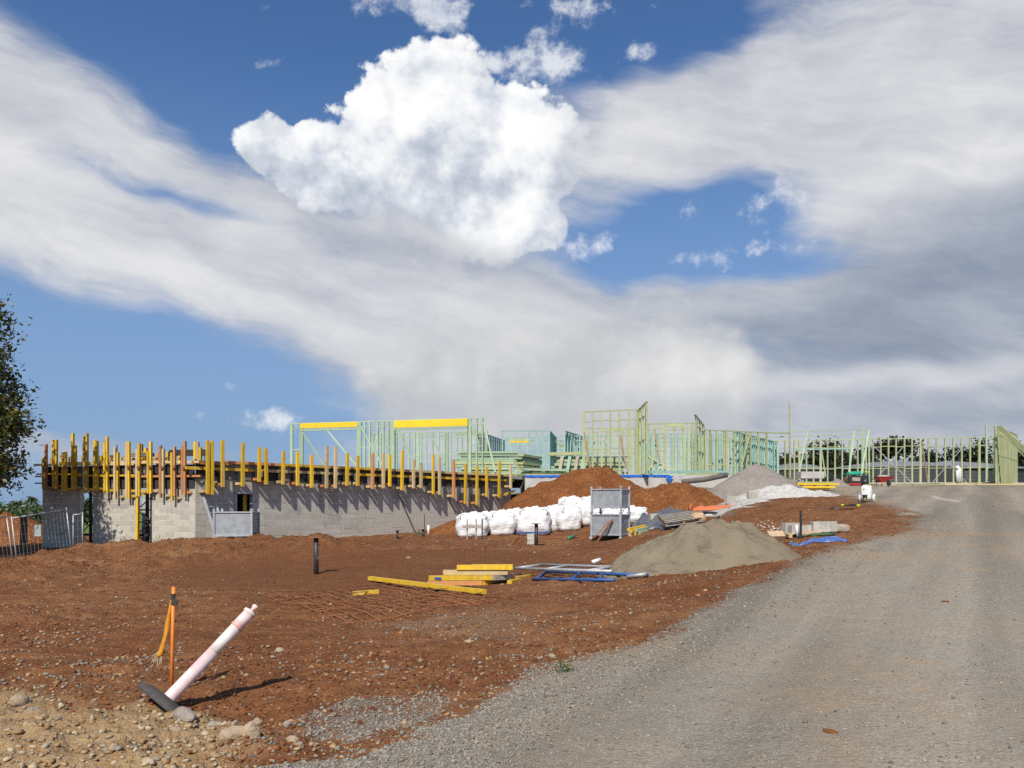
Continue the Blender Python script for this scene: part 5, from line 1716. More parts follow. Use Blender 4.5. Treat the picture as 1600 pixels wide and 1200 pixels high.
pts = [Vector((p.x + 0.42 * math.cos(i * 0.55) * (1 - 0.004 * i), p.y + 0.18 * math.sin(i * 0.55), gzv + 0.66 + 0.0018 * i + 0.03 * math.sin(i * 1.9))) for i in range(60)]
MB().tube(pts, 0.022, 6).build('hose_coil', M['strapgreen'], HB, True)

p = P(1380.5, 757.5, 44.3)
gzv = gz(p.x, p.y)
WB = thing('wheelbarrow', (p.x, p.y, gzv), 'red wheelbarrow heaped with sand at the long stud wall', 'wheelbarrow')
m = MB()
lo, hi = [(-0.22, -0.24), (0.22, -0.24), (0.22, 0.24), (-0.22, 0.24)], [(-0.42, -0.34), (0.42, -0.34), (0.42, 0.34), (-0.42, 0.34)]
m.v = [(p.x + x, p.y + y, gzv + 0.22) for x, y in lo] + [(p.x + x, p.y + y, gzv + 0.50) for x, y in hi]
m.f = [(3, 2, 1, 0)] + [(k, (k + 1) % 4, 4 + (k + 1) % 4, 4 + k) for k in range(4)]
m.build('tray', M['red_paint'], WB)
rim = MB()
for k in range(4):
    rim.tube([m.v[4 + k], m.v[4 + (k + 1) % 4]], 0.022, 6)
rim.build('tray_rim', M['red_paint'], WB, True)
for sx in (-0.28, 0.28):
    MB().tube([(p.x + sx, p.y + 0.2, gzv + 0.22), (p.x + sx * 1.1, p.y + 0.25, gzv), (p.x + sx * 0.7, p.y - 0.2, gzv), (p.x + sx * 0.7, p.y - 0.2, gzv + 0.22)], 0.022, 6).build('leg', M['red_paint'], WB, True)
    MB().tube([(p.x + sx * 0.4, p.y - 0.65, gzv + 0.2), (p.x + sx, p.y + 0.2, gzv + 0.25), (p.x + sx * 1.2, p.y + 0.9, gzv + 0.5)], 0.02, 6).build('handle', M['red_paint'], WB, True)
MB().tube([(p.x - 0.05, p.y - 0.62, gzv + 0.18), (p.x + 0.05, p.y - 0.62, gzv + 0.18)], 0.18, 18).build('wheel', M['rubber'], WB)
ld_ = MB()
ld_.sheet([[(p.x + 0.40 * r_ * math.cos(a), p.y + 0.32 * r_ * math.sin(a), gzv + 0.49 + 0.12 * (1 - r_ ** 2)) for a in np.linspace(0, 2 * math.pi, 25)] for r_ in (1.0, 0.7, 0.35, 0.02)])
ld_.build('sand_load', M['whitedust'], WB, True)
tag(MB().tube([P(1498, 757, 48.5), P(1498, 733, 48.5), P(1496.5, 731, 48.5), P(1494, 732.5, 48.5)], 0.16, 12).build('downpipe', M['white'], None, True), 'white bent downpipe standing behind the long stud wall', 'pipe')
for k, (x0, x1, y_, mm) in enumerate(((1465, 1530, 758, 'pale'), (1525, 1600, 757.5, 'pale'), (1425, 1475, 754.5, 'pine'), (1372, 1440, 757, 'pine'))):
    a, b = P(x0, y_, 44.8 - 0.2 * k), P(x1, y_, 45.2 - 0.2 * k)
    a.z, b.z = gz(a.x, a.y) + 0.05, gz(b.x, b.y) + 0.05
    tag(bar('loose_board', a, b, 0.14, 0.08, M[mm]), ['pale board lying at the driveway top below the square corner frame', 'last pale board at the driveway top running out of the picture', 'greenish board lying at the foot of the long stud wall, near the white downpipe',
                                                     'greenish board lying next to the red wheelbarrow'][k], 'board', 'boards along the top of the driveway')

# ------------------------------------------------------------------ pressure washer with hose and lance
p = GP(1354, 785)
mt = Matrix.Translation(p) @ Matrix.Rotation(math.radians(-38), 4, 'Z') @ Matrix.Diagonal((0.85, 0.9, 1.0, 1.0))
PW = thing('pressure_washer', p, 'upright white and black pressure washer with lime details', 'pressure washer')
def wp(name, shape, mat, smooth=False):
    shape.v = [tuple(mt @ Vector(v)) for v in shape.v]
    return shape.build(name, M[mat], PW, smooth)
body = MB()
rows = []
for t, w_, d_ in ((0.06, 0.17, 0.13), (0.12, 0.20, 0.15), (0.40, 0.20, 0.15), (0.52, 0.18, 0.13), (0.58, 0.12, 0.09)):
    rows.append([(w_ * (1 if abs(math.cos(a)) < 1e-9 else 1) * math.copysign(abs(math.cos(a)) ** 0.5, math.cos(a)), d_ * math.copysign(abs(math.sin(a)) ** 0.5, math.sin(a)), t) for a in np.linspace(0, 2 * math.pi, 29)])
body.sheet(rows)
body.f.append(tuple(reversed(range(29))))
wp('housing', body, 'white', True)
wp('front_cover', MB().box((-0.03, -0.145, 0.36), (0.20, 0.05, 0.24)), 'white')
wp('pump_recess', MB().box((-0.02, -0.15, 0.16), (0.17, 0.05, 0.14)), 'blackpl')
wp('lime_badge', MB().box((-0.06, -0.172, 0.42), (0.05, 0.01, 0.07)), 'lime')
wp('lime_inlet', MB().tube([(0.0, -0.19, 0.10), (0.0, -0.15, 0.10)], 0.03, 10), 'lime')
wp('upper_column', MB().box((-0.06, 0.02, 0.72), (0.24, 0.16, 0.34)), 'blackpl')
wp('hose_reel', MB().tube([(-0.17, 0.0, 0.66), (0.06, 0.0, 0.66)], 0.13, 18), 'blackpl', True)
wp('handle', MB().tube([(-0.13, 0.05, 0.80), (-0.13, 0.05, 0.98), (0.05, 0.05, 0.98), (0.05, 0.05, 0.80)], 0.018, 8), 'blackpl', True)
wp('grip', MB().tube([(-0.09, 0.05, 1.0), (0.06, 0.05, 1.0)], 0.026, 10), 'lime', True)
wp('switch', MB().box((0.10, -0.10, 0.57), (0.10, 0.05, 0.04)), 'lime')
for sx in (-0.24, 0.27):
    w_ = wp('wheel', MB().tube([(sx - 0.035, 0.08, 0.13), (sx + 0.035, 0.08, 0.13)], 0.13, 20), 'white')
    rg = MB().tube([(sx - 0.04, 0.08, 0.13), (sx + 0.04, 0.08, 0.13)], 0.085, 16)
    rg.v = [tuple(mt @ Vector(v)) for v in rg.v]
    rg.build('wheel_rim', M['lime'], w_)
hp = [GP(x, y) + Z3 * 0.015 for x, y in ((1352, 786), (1340, 787), (1318, 789), (1305, 793), (1290, 796), (1300, 799), (1320, 797), (1335, 796))]
tag(MB().tube(hp, 0.018, 6).build('washer_hose', M['blackpl'], None, True), 'black hose snaking over the soil from the pressure washer', 'hose')
LA = thing('spray_lance', GP(1330, 792), 'black and lime spray lance lying on the red soil', 'spray lance')
a, b, c_ = GP(1315, 791.5) + Z3 * 0.03, GP(1329, 792) + Z3 * 0.03, GP(1341, 793) + Z3 * 0.04
MB().tube([a, b], 0.013, 6).build('tube', M['blackpl'], LA)
MB().tube([GP(1315, 791.5) + Z3 * 0.03, GP(1319, 791.6) + Z3 * 0.03], 0.035, 8).build('nozzle', M['lime'], LA)
MB().tube([b, b.lerp(c_, 0.6), c_], [0.025, 0.045, 0.04], 8).build('gun', M['blackpl'], LA, True)
MB().tube([c_ - Vector((0.05, 0, 0)), c_ + Vector((0.04, 0, -0.02))], 0.046, 8).build('trigger', M['lime'], LA)

# ------------------------------------------------------------------ broken blocks on pallets beside the driveway
def hollow_block(c, rot, label, ln=0.39, h=0.19, w=0.19, tilt=0.0):
    root = thing('concrete_block', c, label, 'block', 'loose blocks beside the driveway')
    mt = Matrix.Translation(c) @ Matrix.Rotation(rot, 4, 'Z') @ Matrix.Rotation(tilt, 4, 'X')
    r3 = mt.to_3x3()
    def bx(nm, ctr, s):
        MB().box(mt @ Vector(ctr), s, r3).build(nm, M['block'], root)
    for sy in (-1, 1):
        bx('face_shell', (0, sy * (w / 2 - 0.016), h / 2), (ln, 0.032, h))
    for x in (-ln / 2 + 0.018, 0.0, ln / 2 - 0.018):
        bx('web', (x, 0, h / 2), (0.034, w - 0.066, h - 0.004))
    return root


b0_ = GP(1262, 838)
dB = b0_.y
def onpx(px, py, d):
    p = P(px, py, d)
    return p
for k, (px, py, dd, rz, ti, lab) in enumerate([
        (1236, 824, 0.25, 0.15, 0.0, 'upright concrete block with dark marks at the end of the broken block row'), (1247, 827, 0.0, 0.1, 0.0, 'low concrete block next to the dark-marked one'),
        (1258, 828, 0.1, -0.1, 0.0, 'middle concrete block right behind the dark picket'), (1268, 829, 0.1, 0.2, 0.0, 'small grey block beside the tall pale one'),
        (1281, 825, 0.0, 0.05, 0.0, 'tall pale concrete block standing high in the row'), (1293, 826, 0.15, 0.3, 0.0, 'last concrete block of the row beside the sack')]):
    c_ = P(px, py, dB + dd)
    c_.z = gz(c_.x, c_.y) + 0.10
    hollow_block(c_, rz, lab, 0.30 if k in (3, 2) else 0.39, 0.19 if k in (1, 2, 3) else 0.24, 0.19)
PL = thing('pallet', GP(1265, 838), 'low wooden pallet under the broken concrete blocks', 'pallet')
c_ = P(1265, 838, dB + 0.12)
zz = gz(c_.x, c_.y)
for k in range(5):
    bar('deck_board', (c_.x - 0.62, c_.y - 0.25 + 0.14 * k, zz + 0.085), (c_.x + 0.52, c_.y - 0.25 + 0.14 * k, zz + 0.085), 0.10, 0.022, M['pale'], PL)
for k in range(3):
    bar('bearer', (c_.x - 0.55 + 0.5 * k, c_.y - 0.3, zz + 0.037), (c_.x - 0.55 + 0.5 * k, c_.y + 0.36, zz + 0.037), 0.08, 0.07, M['pale'], PL)
M['card'] = mat_simple('brown_card', (0.50, 0.35, 0.21), (0.40, 0.27, 0.16), 8, 0.85, vary=0.15, dirt=(0.55, 0.48, 0.38), dirt_amt=0.5)


def crumpled(name, c, sx, sy, sz, mat, label, cat, seed, sq=3.0, amp=0.10, rot=0.0):
    """lumpy closed bag or box, resting on the ground"""
    rows = []
    nl, na = 14, 28
    for i in range(nl):
        t = i / (nl - 1)
        ph = -math.pi / 2 + math.pi * t
        row = []
        for k in range(na):
            a = 2 * math.pi * k / na
            ca, sa = math.cos(a), math.sin(a)
            q = (abs(ca) ** sq + abs(sa) ** sq) ** (-1 / sq)
            rr_ = max(math.cos(ph), 0.0) ** 0.55
            f = 1 + amp * (math.sin(3 * a + seed + 4 * t) + 0.6 * math.sin(7 * a + 1.7 * seed - 9 * t) + 0.5 * math.sin(12 * t + seed * 2.1 + 2 * math.sin(a)))
            x, y = sx / 2 * q * rr_ * ca * f, sy / 2 * q * rr_ * sa * f
            z = sz / 2 * (1 + math.copysign(abs(math.sin(ph)) ** 0.8, math.sin(ph))) * (1 + amp * 0.7 * math.sin(4 * a + seed))
            row.append((c.x + x * math.cos(rot) - y * math.sin(rot), c.y + x * math.sin(rot) + y * math.cos(rot), c.z - 0.02 + z))
        rows.append(row + [row[0]])
    return tag(MB().sheet(rows).build(name, mat, None, True), label, cat)


for k, (px, py, sx, sz, lab) in enumerate([(1236, 838, 0.42, 0.22, 'crushed brown carton at the end of the pallet'), (1257, 838, 0.46, 0.19, 'flattened brown carton under the dark picket'),
                                           (1268, 834, 0.28, 0.24, 'pale paper bag standing in front of the middle blocks'), (1282, 834, 0.32, 0.22, 'torn paper bag in front of the tall pale block')]):
    p = GP(px, py)
    p.y -= 0.0
    crumpled('paper_bag' if k > 1 else 'carton', p - Vector((0, 0.42, 0)), sx, 0.3, sz, M['card'], lab, 'bag' if k > 1 else 'carton', k + 2, 4.0, 0.06, 0.2 * k)
M['sack'] = mat_simple('grey_sack', (0.40, 0.34, 0.26), (0.30, 0.25, 0.19), 10, 0.85, vary=0, dirt=(0.22, 0.16, 0.11), dirt_amt=0.5, bumpd=0.02)
p = GP(1309, 833)
crumpled('filled_sack', p, 0.62, 0.32, 0.21, M['sack'], 'grey woven sack lying beside the concrete blocks', 'sack', 3, 2.4, 0.07, 0.1)
p = GP(1247, 841)
tag(MB().tube([p + Z3 * 0.02, p + Z3 * 0.30 + Vector((-0.03, 0, 0))], 0.04, 10).build('white_pipe', M['white'], None, True), 'white plastic pipe upright next to the dark picket', 'pipe')
p = GP(1214, 846)
tag(bar('beige_board', p + Vector((-0.22, 0, 0.06)), p + Vector((0.14, 0.05, 0.06)), 0.03, 0.34, M['card']), 'beige board propped at the side of the sand mound', 'board')
bpy.data.objects['beige_board'].matrix_basis = bpy.data.objects['beige_board'].matrix_basis @ Matrix.Rotation(math.radians(35), 4, 'X')
M['or_mesh'] = mat_simple('orange_barrier', (0.70, 0.17, 0.05), (0.50, 0.14, 0.06), 30, 0.8, vary=0.2, dirt=(0.36, 0.24, 0.17), dirt_amt=1.0)
p = GP(1198, 836)
tag(bar('orange_stake', p + Z3 * 0.03, GP(1210, 835) + Z3 * 0.03, 0.06, 0.035, M['orange_paint']), 'orange stake lying behind the shoulder of the sand mound', 'stake')
hs = []
for i in range(46):
    a = i * 0.32
    q = P(1272 + 24 * math.cos(a) + 2 * math.sin(3.1 * a), 839.0, dB - 0.35)
    q.y += -0.25 + 0.12 * math.sin(a) + 0.02 * math.sin(2.3 * a)
    q.z = gz(q.x, q.y) + 0.02 + 0.0012 * i
    hs.append(q)
tag(MB().tube(hs, 0.014, 6).build('coiled_hose', mat_simple('dark_green_hose', (0.06, 0.14, 0.06), (0.10, 0.16, 0.05), 12, 0.55), None, True), 'coil of dark green hose lying before the pallet', 'hose')


# ------------------------------------------------------------------ tarpaulins and wrapping
def sheet_thing(name, pix, label, cat, mat, h, seed, nx=34, ny=16, thick=0.012):
    """crumpled sheet on the ground over a four-cornered patch (pixel corners: left-near, right-near, right-far, left-far)"""
    q = [GP(*c) for c in pix]
    rows = []
    for j in range(ny):
        v = j / (ny - 1)
        row = []
        for i in range(nx):
            u = i / (nx - 1)
            eu = 0.05 * math.sin(9 * v + seed) + 0.03 * math.sin(23 * v + 2 * seed)
            ev = 0.10 * math.sin(7 * u + seed * 1.3) + 0.06 * math.sin(19 * u + seed)
            a_ = q[0].lerp(q[1], u + eu * 0.5)
            b_ = q[3].lerp(q[2], u + eu * 0.5)
            p_ = a_.lerp(b_, min(max(v + ev * 0.4, -0.1), 1.1))
            e = min(1.0, 5 * min(u, 1 - u, v, 1 - v) + 0.05)
            n = fbm(np.array([p_.x * 1.3 + seed]), np.array([p_.y * 1.3]), 4, seed)[0]
            n2 = abs(fbm(np.array([p_.x * 4 + seed]), np.array([p_.y * 4]), 3, seed + 4)[0])
            p_.z = gz(p_.x, p_.y) + 0.015 + h * e * max(0.0, 0.45 + n * 1.1) + 0.35 * h * e * n2
            row.append(p_)
        rows.append(row)
    o = MB().sheet(rows).build(name, mat, None, True)
    s = o.modifiers.new('thickness', 'SOLIDIFY')
    s.thickness = thick
    return tag(o, label, cat)


M['tarp'] = mat_simple('grey_tarpaulin', (0.125, 0.135, 0.150), (0.075, 0.08, 0.09), 3, 0.42, vary=0, bumpd=0.02, dirt=(0.26, 0.24, 0.22), dirt_amt=0.35)
M['btarp'] = mat_simple('blue_tarpaulin', (0.045, 0.12, 0.36), (0.07, 0.16, 0.42), 9, 0.5, vary=0, bumpd=0.02, dirt=(0.36, 0.28, 0.24), dirt_amt=0.9)
sheet_thing('tarpaulin', [(985, 829), (1052, 827), (1078, 799), (1010, 800)], 'crumpled dark grey tarpaulin between the crates and the old pallet', 'tarpaulin', M['tarp'], 0.38, 3)
sheet_thing('blue_tarpaulin', [(1246, 851), (1325, 849), (1316, 842), (1262, 845)], 'crumpled blue tarpaulin lying at the edge of the driveway', 'tarpaulin', M['btarp'], 0.06, 6)
sheet_thing('blue_rag', [(1230, 853), (1248, 852), (1246, 848), (1234, 849)], 'scrap of blue tarpaulin torn off toward the sand mound', 'rag', M['btarp'], 0.08, 9, 12, 8)
sheet_thing('orange_barrier_mesh', [(1080, 800), (1146, 793), (1150, 790.5), (1082, 797)], 'rumpled orange barrier mesh trailing across the soil', 'barrier mesh', M['or_mesh'], 0.10, 12, 40, 8)
sheet_thing('orange_barrier_mesh', [(1076, 800), (1082, 801), (1084, 790), (1074, 791)], 'bunched end of orange barrier mesh standing up beside the old pallet', 'barrier mesh', M['or_mesh'], 0.30, 15, 10, 8)
sheet_thing('grey_sheet', [(1140, 800), (1200, 784), (1196, 779), (1140, 793)], 'dusty strip of sheeting beyond the orange mesh', 'sheet', M['whitedust'], 0.10, 18, 30, 8)
c_ = GP(1024, 817)
c_.z += 0.12
hollow_block(c_, 0.2, 'grey concrete block holding down the dark tarpaulin', 0.42, 0.22, 0.2)
PL2 = thing('pallet', GP(1075, 814), 'tilted weathered pallet behind the sand mound', 'pallet')
a = P(1040, 813, 26.0)
tl = Matrix.Rotation(math.radians(-8), 3, 'Y') @ Matrix.Rotation(math.radians(12), 3, 'X')
ctr = P(1062, 812, 26.4)
ctr.z = gz(ctr.x, ctr.y) + 0.26
for k in range(6):
    for lv in (0.06, -0.07):
        bar('deck_board', ctr + tl @ Vector((-0.60, -0.5 + 0.2 * k, lv)), ctr + tl @ Vector((0.60, -0.5 + 0.2 * k, lv)), 0.15, 0.022, M['greywood'], PL2)
for k in range(3):
    bar('bearer', ctr + tl @ Vector((-0.55 + 0.55 * k, -0.55, 0)), ctr + tl @ Vector((-0.55 + 0.55 * k, 0.55, 0)), 0.09, 0.10, M['brownwood'], PL2)
crumpled('cement_bag', P(1091, 812, 26.2) - Z3 * 0.12, 0.48, 0.4, 0.36, M['card'], 'cream cement bag slumped at the end of the tilted pallet', 'bag', 5, 3.0, 0.08)
crumpled('cement_bag', P(1112, 803, 27.5) - Z3 * 0.14, 0.5, 0.35, 0.16, M['whitedust'], 'flat whitish bag lying in front of the orange mesh', 'bag', 8, 3.0, 0.06)
a, b = GP(1100, 805) + Z3 * 0.1, GP(1120, 806) + Z3 * 0.08
tag(MB().tube([a, b], [0.06, 0.03], 8).build('hand_tool', M['blackpl'], None, True), 'black tool lying beyond the cream cement bag', 'tool')
for k, (px, py, d_) in enumerate(((1176, 776, 31.0), (1141, 786, 30.5))):
    p = P(px, py, d_)
    p.z = gz(p.x, p.y)
    hollow_block(p, 0.3 * k, ['dusty concrete block at the edge of the white lime spread', 'half-buried block below the white lime spread'][k], 0.39, 0.30)

# ------------------------------------------------------------------ temporary fence at the far left
def fence_panel(A, B, h, label, wires=True, lean=0.0):
    A, B = Vector(A), Vector(B)
    root = thing('mesh_fence', (A + B) / 2, label, 'fence', 'temporary mesh fence panels')
    up = Vector((lean, 0, 1)).normalized() * h
    MB().tube([A, A + up], 0.022, 8).build('post', M['zinc_pipe'], root, True)
    MB().tube([B, B + up], 0.022, 8).build('post', M['zinc_pipe'], root, True)
    MB().tube([A + up * 0.96, B + up * 0.96], 0.022, 8).build('top_rail', M['zinc_pipe'], root, True)
    MB().tube([A + up * 0.06, B + up * 0.06], 0.018, 8).build('bottom_rail', M['zinc_pipe'], root, True)
    m = MB()
    L = (B - A).length
    n = int(L / 0.12)
    for k in range(1, n):
        p_ = A.lerp(B, k / n)
        m.tube([p_ + up * 0.06, p_ + up * 0.96], 0.003, 4, False)
    for f in (0.2, 0.4, 0.6, 0.8):
        m.tube([A + up * f, B + up * f], 0.003, 4, False)
    m.build('wire_mesh', M['zinc_pipe'], root)
    return root


g1, g2, g3, g4 = (P(x, y, d_) for x, y, d_ in ((-70, 884, 23.2), (27, 872, 24.6), (112, 861, 26.2), (129, 860, 26.4)))
for q in (g1, g2, g3, g4):
    q.z = gz(q.x, q.y) - 0.05
fence_panel(g1, g2 - Vector((0.12, 0, 0)), 1.55, 'leaning mesh fence panel cut off by the picture edge', lean=-0.14)
fence_panel(g2, g3, 1.50, 'mesh fence panel with a rusty top rail before the shaded block wall', lean=-0.12)
fence_panel(g3 + Vector((0.05, 0, 0)), g4, 1.30, 'narrow end panel of the mesh fence beside the wall gap')
p = P(59, 829, 25.1)
tag(MB().box(p, (0.20, 0.012, 0.36)).build('fence_sign', mat_simple('pale_green_sign', (0.42, 0.52, 0.50), (0.34, 0.44, 0.43), 16, 0.6)), 'pale blank sign tied to the mesh fence', 'sign')
p = P(37, 872, 26.4)
tag(bar('old_post', (p.x, p.y, gz(p.x, p.y)), (p.x, p.y, gz(p.x, p.y) + 1.35), 0.16, 0.14, mat_simple('dark_post', (0.05, 0.04, 0.035), (0.08, 0.06, 0.05), 5, 0.9)), 'dark square post behind the mesh fence', 'post')
M['drum'] = M['rubber']
p = P(138, 856, 28.9)
tag(MB().tube([(p.x, p.y, 0.12), (p.x, p.y + 0.25, 0.12)], 0.33, 20).build('spare_tyre', M['rubber'], None, True), 'black tyre standing in the gap by the fence end', 'tyre')

# ------------------------------------------------------------------ trees, plants and far things
def leaf_material(name, c1, c2, c3, trans=0.25):
    m, g, bs = new_mat(name)
    p = pos(g)
    n = g.noise(p, scale=1.6, detail=3)
    n2 = S(g, g.n.new('ShaderNodeAttribute').outputs['Fac'])
    n2.s.node.attribute_name = 'tint'
    c = g.mix(g.smooth(n, 0.35, 0.65), c1, c2)
    c = g.mix(g.smooth(n2, 0.86, 0.96), c, c3)
    k = g.lin(n2, 0, 1, 0.65, 1.25)
    c = g.mix(1.0, c, g.xyz(k, k, k), 'MULTIPLY')
    g.put(bs.inputs['Base Color'], c)
    bs.inputs['Roughness'].default_value = 0.45
    tr = g.n.new('ShaderNodeBsdfTranslucent')
    g.put(tr.inputs[0], c)
    mx = g.n.new('ShaderNodeMixShader')
    mx.inputs[0].default_value = trans
    g.l.new(bs.outputs[0], mx.inputs[1])
    g.l.new(tr.outputs[0], mx.inputs[2])
    out = [n_ for n_ in g.n if n_.type == 'OUTPUT_MATERIAL'][0]
    g.l.new(mx.outputs[0], out.inputs['Surface'])
    return m


def crown(name, blobs, n, size, mat, parent, seed=1, shell=0.55, narrow=0.38):
    """leaves (four-cornered, folded a little) spread through overlapping ellipsoids, gathered in sprays"""
    rg = np.random.default_rng(seed)
    vol = np.array([b[3] * b[4] * b[5] for b in blobs]) ** 0.75
    per = max(3, int(n / 9))
    which = rg.choice(len(blobs), per, p=vol / vol.sum())
    B = np.array(blobs)[which]
    d = rg.normal(size=(per, 3))
    d /= np.linalg.norm(d, axis=1)[:, None]
    r = shell + (1 - shell) * rg.random(per) ** 0.6
    r *= 1 + 0.10 * np.sin(5 * d[:, 0] + 3 * d[:, 2] + seed)
    c = B[:, :3] + d * r[:, None] * B[:, 3:6]
    c = np.repeat(c, 9, axis=0) + rg.normal(size=(per * 9, 3)) * size * 0.95
    N = len(c)
    ax_ = rg.normal(size=(N, 3)) + np.repeat(d, 9, axis=0) * 0.9 + np.array([0, 0, 0.15])
    ax_ /= np.linalg.norm(ax_, axis=1)[:, None]
    sd = np.cross(ax_, rg.normal(size=(N, 3)))
    sd /= np.linalg.norm(sd, axis=1)[:, None] + 1e-9
    s = size * rg.uniform(0.6, 1.25, N)[:, None]
    nrm = np.cross(ax_, sd)
    v = np.stack([c - ax_ * s * 0.5, c + sd * s * narrow * 0.5 + nrm * s * 0.08, c + ax_ * s * 0.5, c - sd * s * narrow * 0.5 + nrm * s * 0.08], axis=1).reshape(-1, 3)
    q = np.arange(N * 4).reshape(-1, 4)
    org = np.array(blobs)[:, :3].mean(axis=0)
    o = np_mesh(name, v - org, q, mat, quads=True, attrs={'tint': np.repeat(rg.random(N), 4)})
    return link(o, Matrix.Translation(Vector(org)), parent)


M['leaf_near'] = leaf_material('broad_leaves', (0.050, 0.068, 0.015), (0.090, 0.105, 0.022), (0.26, 0.17, 0.03))
M['leaf_dark'] = leaf_material('dark_needles', (0.018, 0.028, 0.012), (0.030, 0.040, 0.016), (0.05, 0.05, 0.02), 0.1)
M['leaf_mid'] = leaf_material('bush_leaves', (0.045, 0.085, 0.022), (0.075, 0.115, 0.03), (0.13, 0.13, 0.04), 0.15)
M['bark'] = mat_simple('bark', (0.13, 0.10, 0.075), (0.08, 0.065, 0.05), 5, 0.9, vary=0.1, bumpd=0.02)

# broad-leaved tree whose crown hangs in at the left edge
TZ = gz(-18.6, 24.6)
TR = thing('broadleaf_tree', (-18.6, 24.6, TZ), 'broad-leaved tree hanging into the picture beside the fence', 'tree')
MB().tube([(-18.8, 24.6, TZ - 0.2), (-18.6, 24.6, 1.5), (-18.3, 24.7, 3.2), (-18.0, 24.8, 5.2)], [0.24, 0.19, 0.15, 0.07], 12).build('trunk', M['bark'], TR, True)
for e in ((-15.4, 24.6, 4.3), (-15.9, 24.2, 2.7), (-16.2, 25.5, 6.6), (-19.8, 24.4, 6.8), (-17.2, 23.3, 5.0)):
    MB().tube([(-18.45, 24.65, 2.4), Vector((-18.45, 24.65, 2.6)).lerp(Vector(e), 0.55) + Z3 * 0.25, e], [0.09, 0.06, 0.02], 7).build('limb', M['bark'], TR, True)
crown('crown', [(-18.8, 24.9, 4.7, 2.9, 2.6, 2.3), (-16.7, 24.6, 4.8, 1.4, 1.5, 1.6), (-15.9, 24.5, 4.2, 1.05, 1.1, 1.0), (-16.5, 24.4, 2.9, 1.35, 1.1, 0.55), (-15.9, 24.6, 2.75, 0.75, 0.8, 0.6),
                (-19.0, 24.8, 6.9, 1.2, 1.2, 1.2), (-16.0, 24.3, 6.8, 0.75, 0.7, 1.3), (-19.8, 24.6, 4.0, 2.0, 2.0, 1.8)], 40000, 0.19, M['leaf_near'], TR, 3, 0.30, 0.42)

# bushes and palms beyond the fence
k = 0
for px, py, d_, rx, rz, lab in [(6, 797, 95, 6.0, 3.2, 'rounded green bush at the picture edge beyond the fence'), (42, 801, 100, 5.2, 3.0, 'dark green bush under the smaller palm'), (30, 794, 130, 7.5, 2.6, 'far green bush on the skyline behind the smaller palm'),
                                (66, 799, 110, 5.5, 3.4, 'green bush around the foot of the tall palm'), (86, 798, 120, 6.0, 3.2, 'green bush cut off by the block wall'), (135, 815, 75, 2.6, 3.0, 'green bush seen through the wall gap')]:
    c_ = P(px, py - 8, d_)
    c_.z -= rz * 0.75
    zg = float(z_smooth(np.array([c_.x]), np.array([c_.y]))[0])
    t = thing('bush', (c_.x, c_.y, zg), lab, 'bush', 'bushes beyond the fence')
    MB().tube([(c_.x, c_.y, zg - 0.2), (c_.x, c_.y, zg + rz * 0.6)], [0.2, 0.08], 6).build('stem', M['bark'], t, True)
    crown('foliage', [(c_.x, c_.y, c_.z, rx * 0.8, rx * 0.6, rz * 0.75), (c_.x - rx * 0.45, c_.y, c_.z - 0.8, rx * 0.6, rx * 0.5, rz * 0.6), (c_.x + rx * 0.45, c_.y, c_.z - 0.7, rx * 0.6, rx * 0.5, rz * 0.6), (c_.x, c_.y - 1, zg + 0.9, rx, rx * 0.6, 1.3)],
          2600, 0.55, M['leaf_mid'], t, 20 + k, 0.5, 0.6)
    k += 1
for px, pt, pb, d_, lab in [(51, 779, 808, 115, 'tall thin palm on the skyline beside the block wall'), (26.5, 786, 800, 125, 'smaller palm on the skyline near the picture edge'), (46.5, 799, 806, 95, 'low pale palm in front of the bushes')]:
    a, b = P(px, pb, d_), P(px, pt, d_)
    t = thing('palm_tree', a, lab, 'palm')
    a.z -= 1.5
    MB().tube([a, b], [0.22, 0.13], 8).build('trunk', M['bark'], t, True)
    m = MB()
    for j in range(26):
        az_ = 2 * math.pi * j / 26 + R.uniform(-0.1, 0.1)
        up_ = R.uniform(-0.5, 1.0)
        L = 1.15 + R.uniform(-0.2, 0.2)
        pts = []
        for s in range(5):
            u_ = s / 4
            pts.append(b + Vector((math.cos(az_) * L * u_, math.sin(az_) * L * u_, L * (up_ * u_ - 0.9 * u_ * u_))))
        side = Vector((-math.sin(az_), math.cos(az_), 0.3))
        m.sheet([[q - side * 0.16 * math.sin(math.pi * min(0.15 + i / 4, 1)) for i, q in enumerate(pts)], pts, [q + side * 0.16 * math.sin(math.pi * min(0.15 + i / 4, 1)) for i, q in enumerate(pts)]])
    m.build('fronds', M['leaf_near'], t)
p = P(40, 789.5, 140)
HS = thing('far_house', (p.x, p.y, 0), 'low white roofed house among the far bushes', 'house')
MB().box((p.x, p.y, 1.0), (8, 6, 2.0)).build('walls', M['white'], HS)
MB().prism([(p.x - 4.6, p.y - 3.6), (p.x + 4.6, p.y - 3.6), (p.x + 4.6, p.y + 3.6), (p.x - 4.6, p.y + 3.6)], 1.95, 2.25).build('roof', M['white'], HS)

# round water tank behind the long stud wall
def tank_material():
    m, g, bs = new_mat('dark_corrugated_steel')
    p = pos(g)
    n = g.noise(p, scale=0.5, detail=4)
    c = g.mix(n, (0.055, 0.056, 0.060), (0.085, 0.085, 0.088))
    g.put(bs.inputs['Base Color'], c)
    bs.inputs['Roughness'].default_value = 0.42
    bs.inputs['Metallic'].default_value = 0.3
    return m


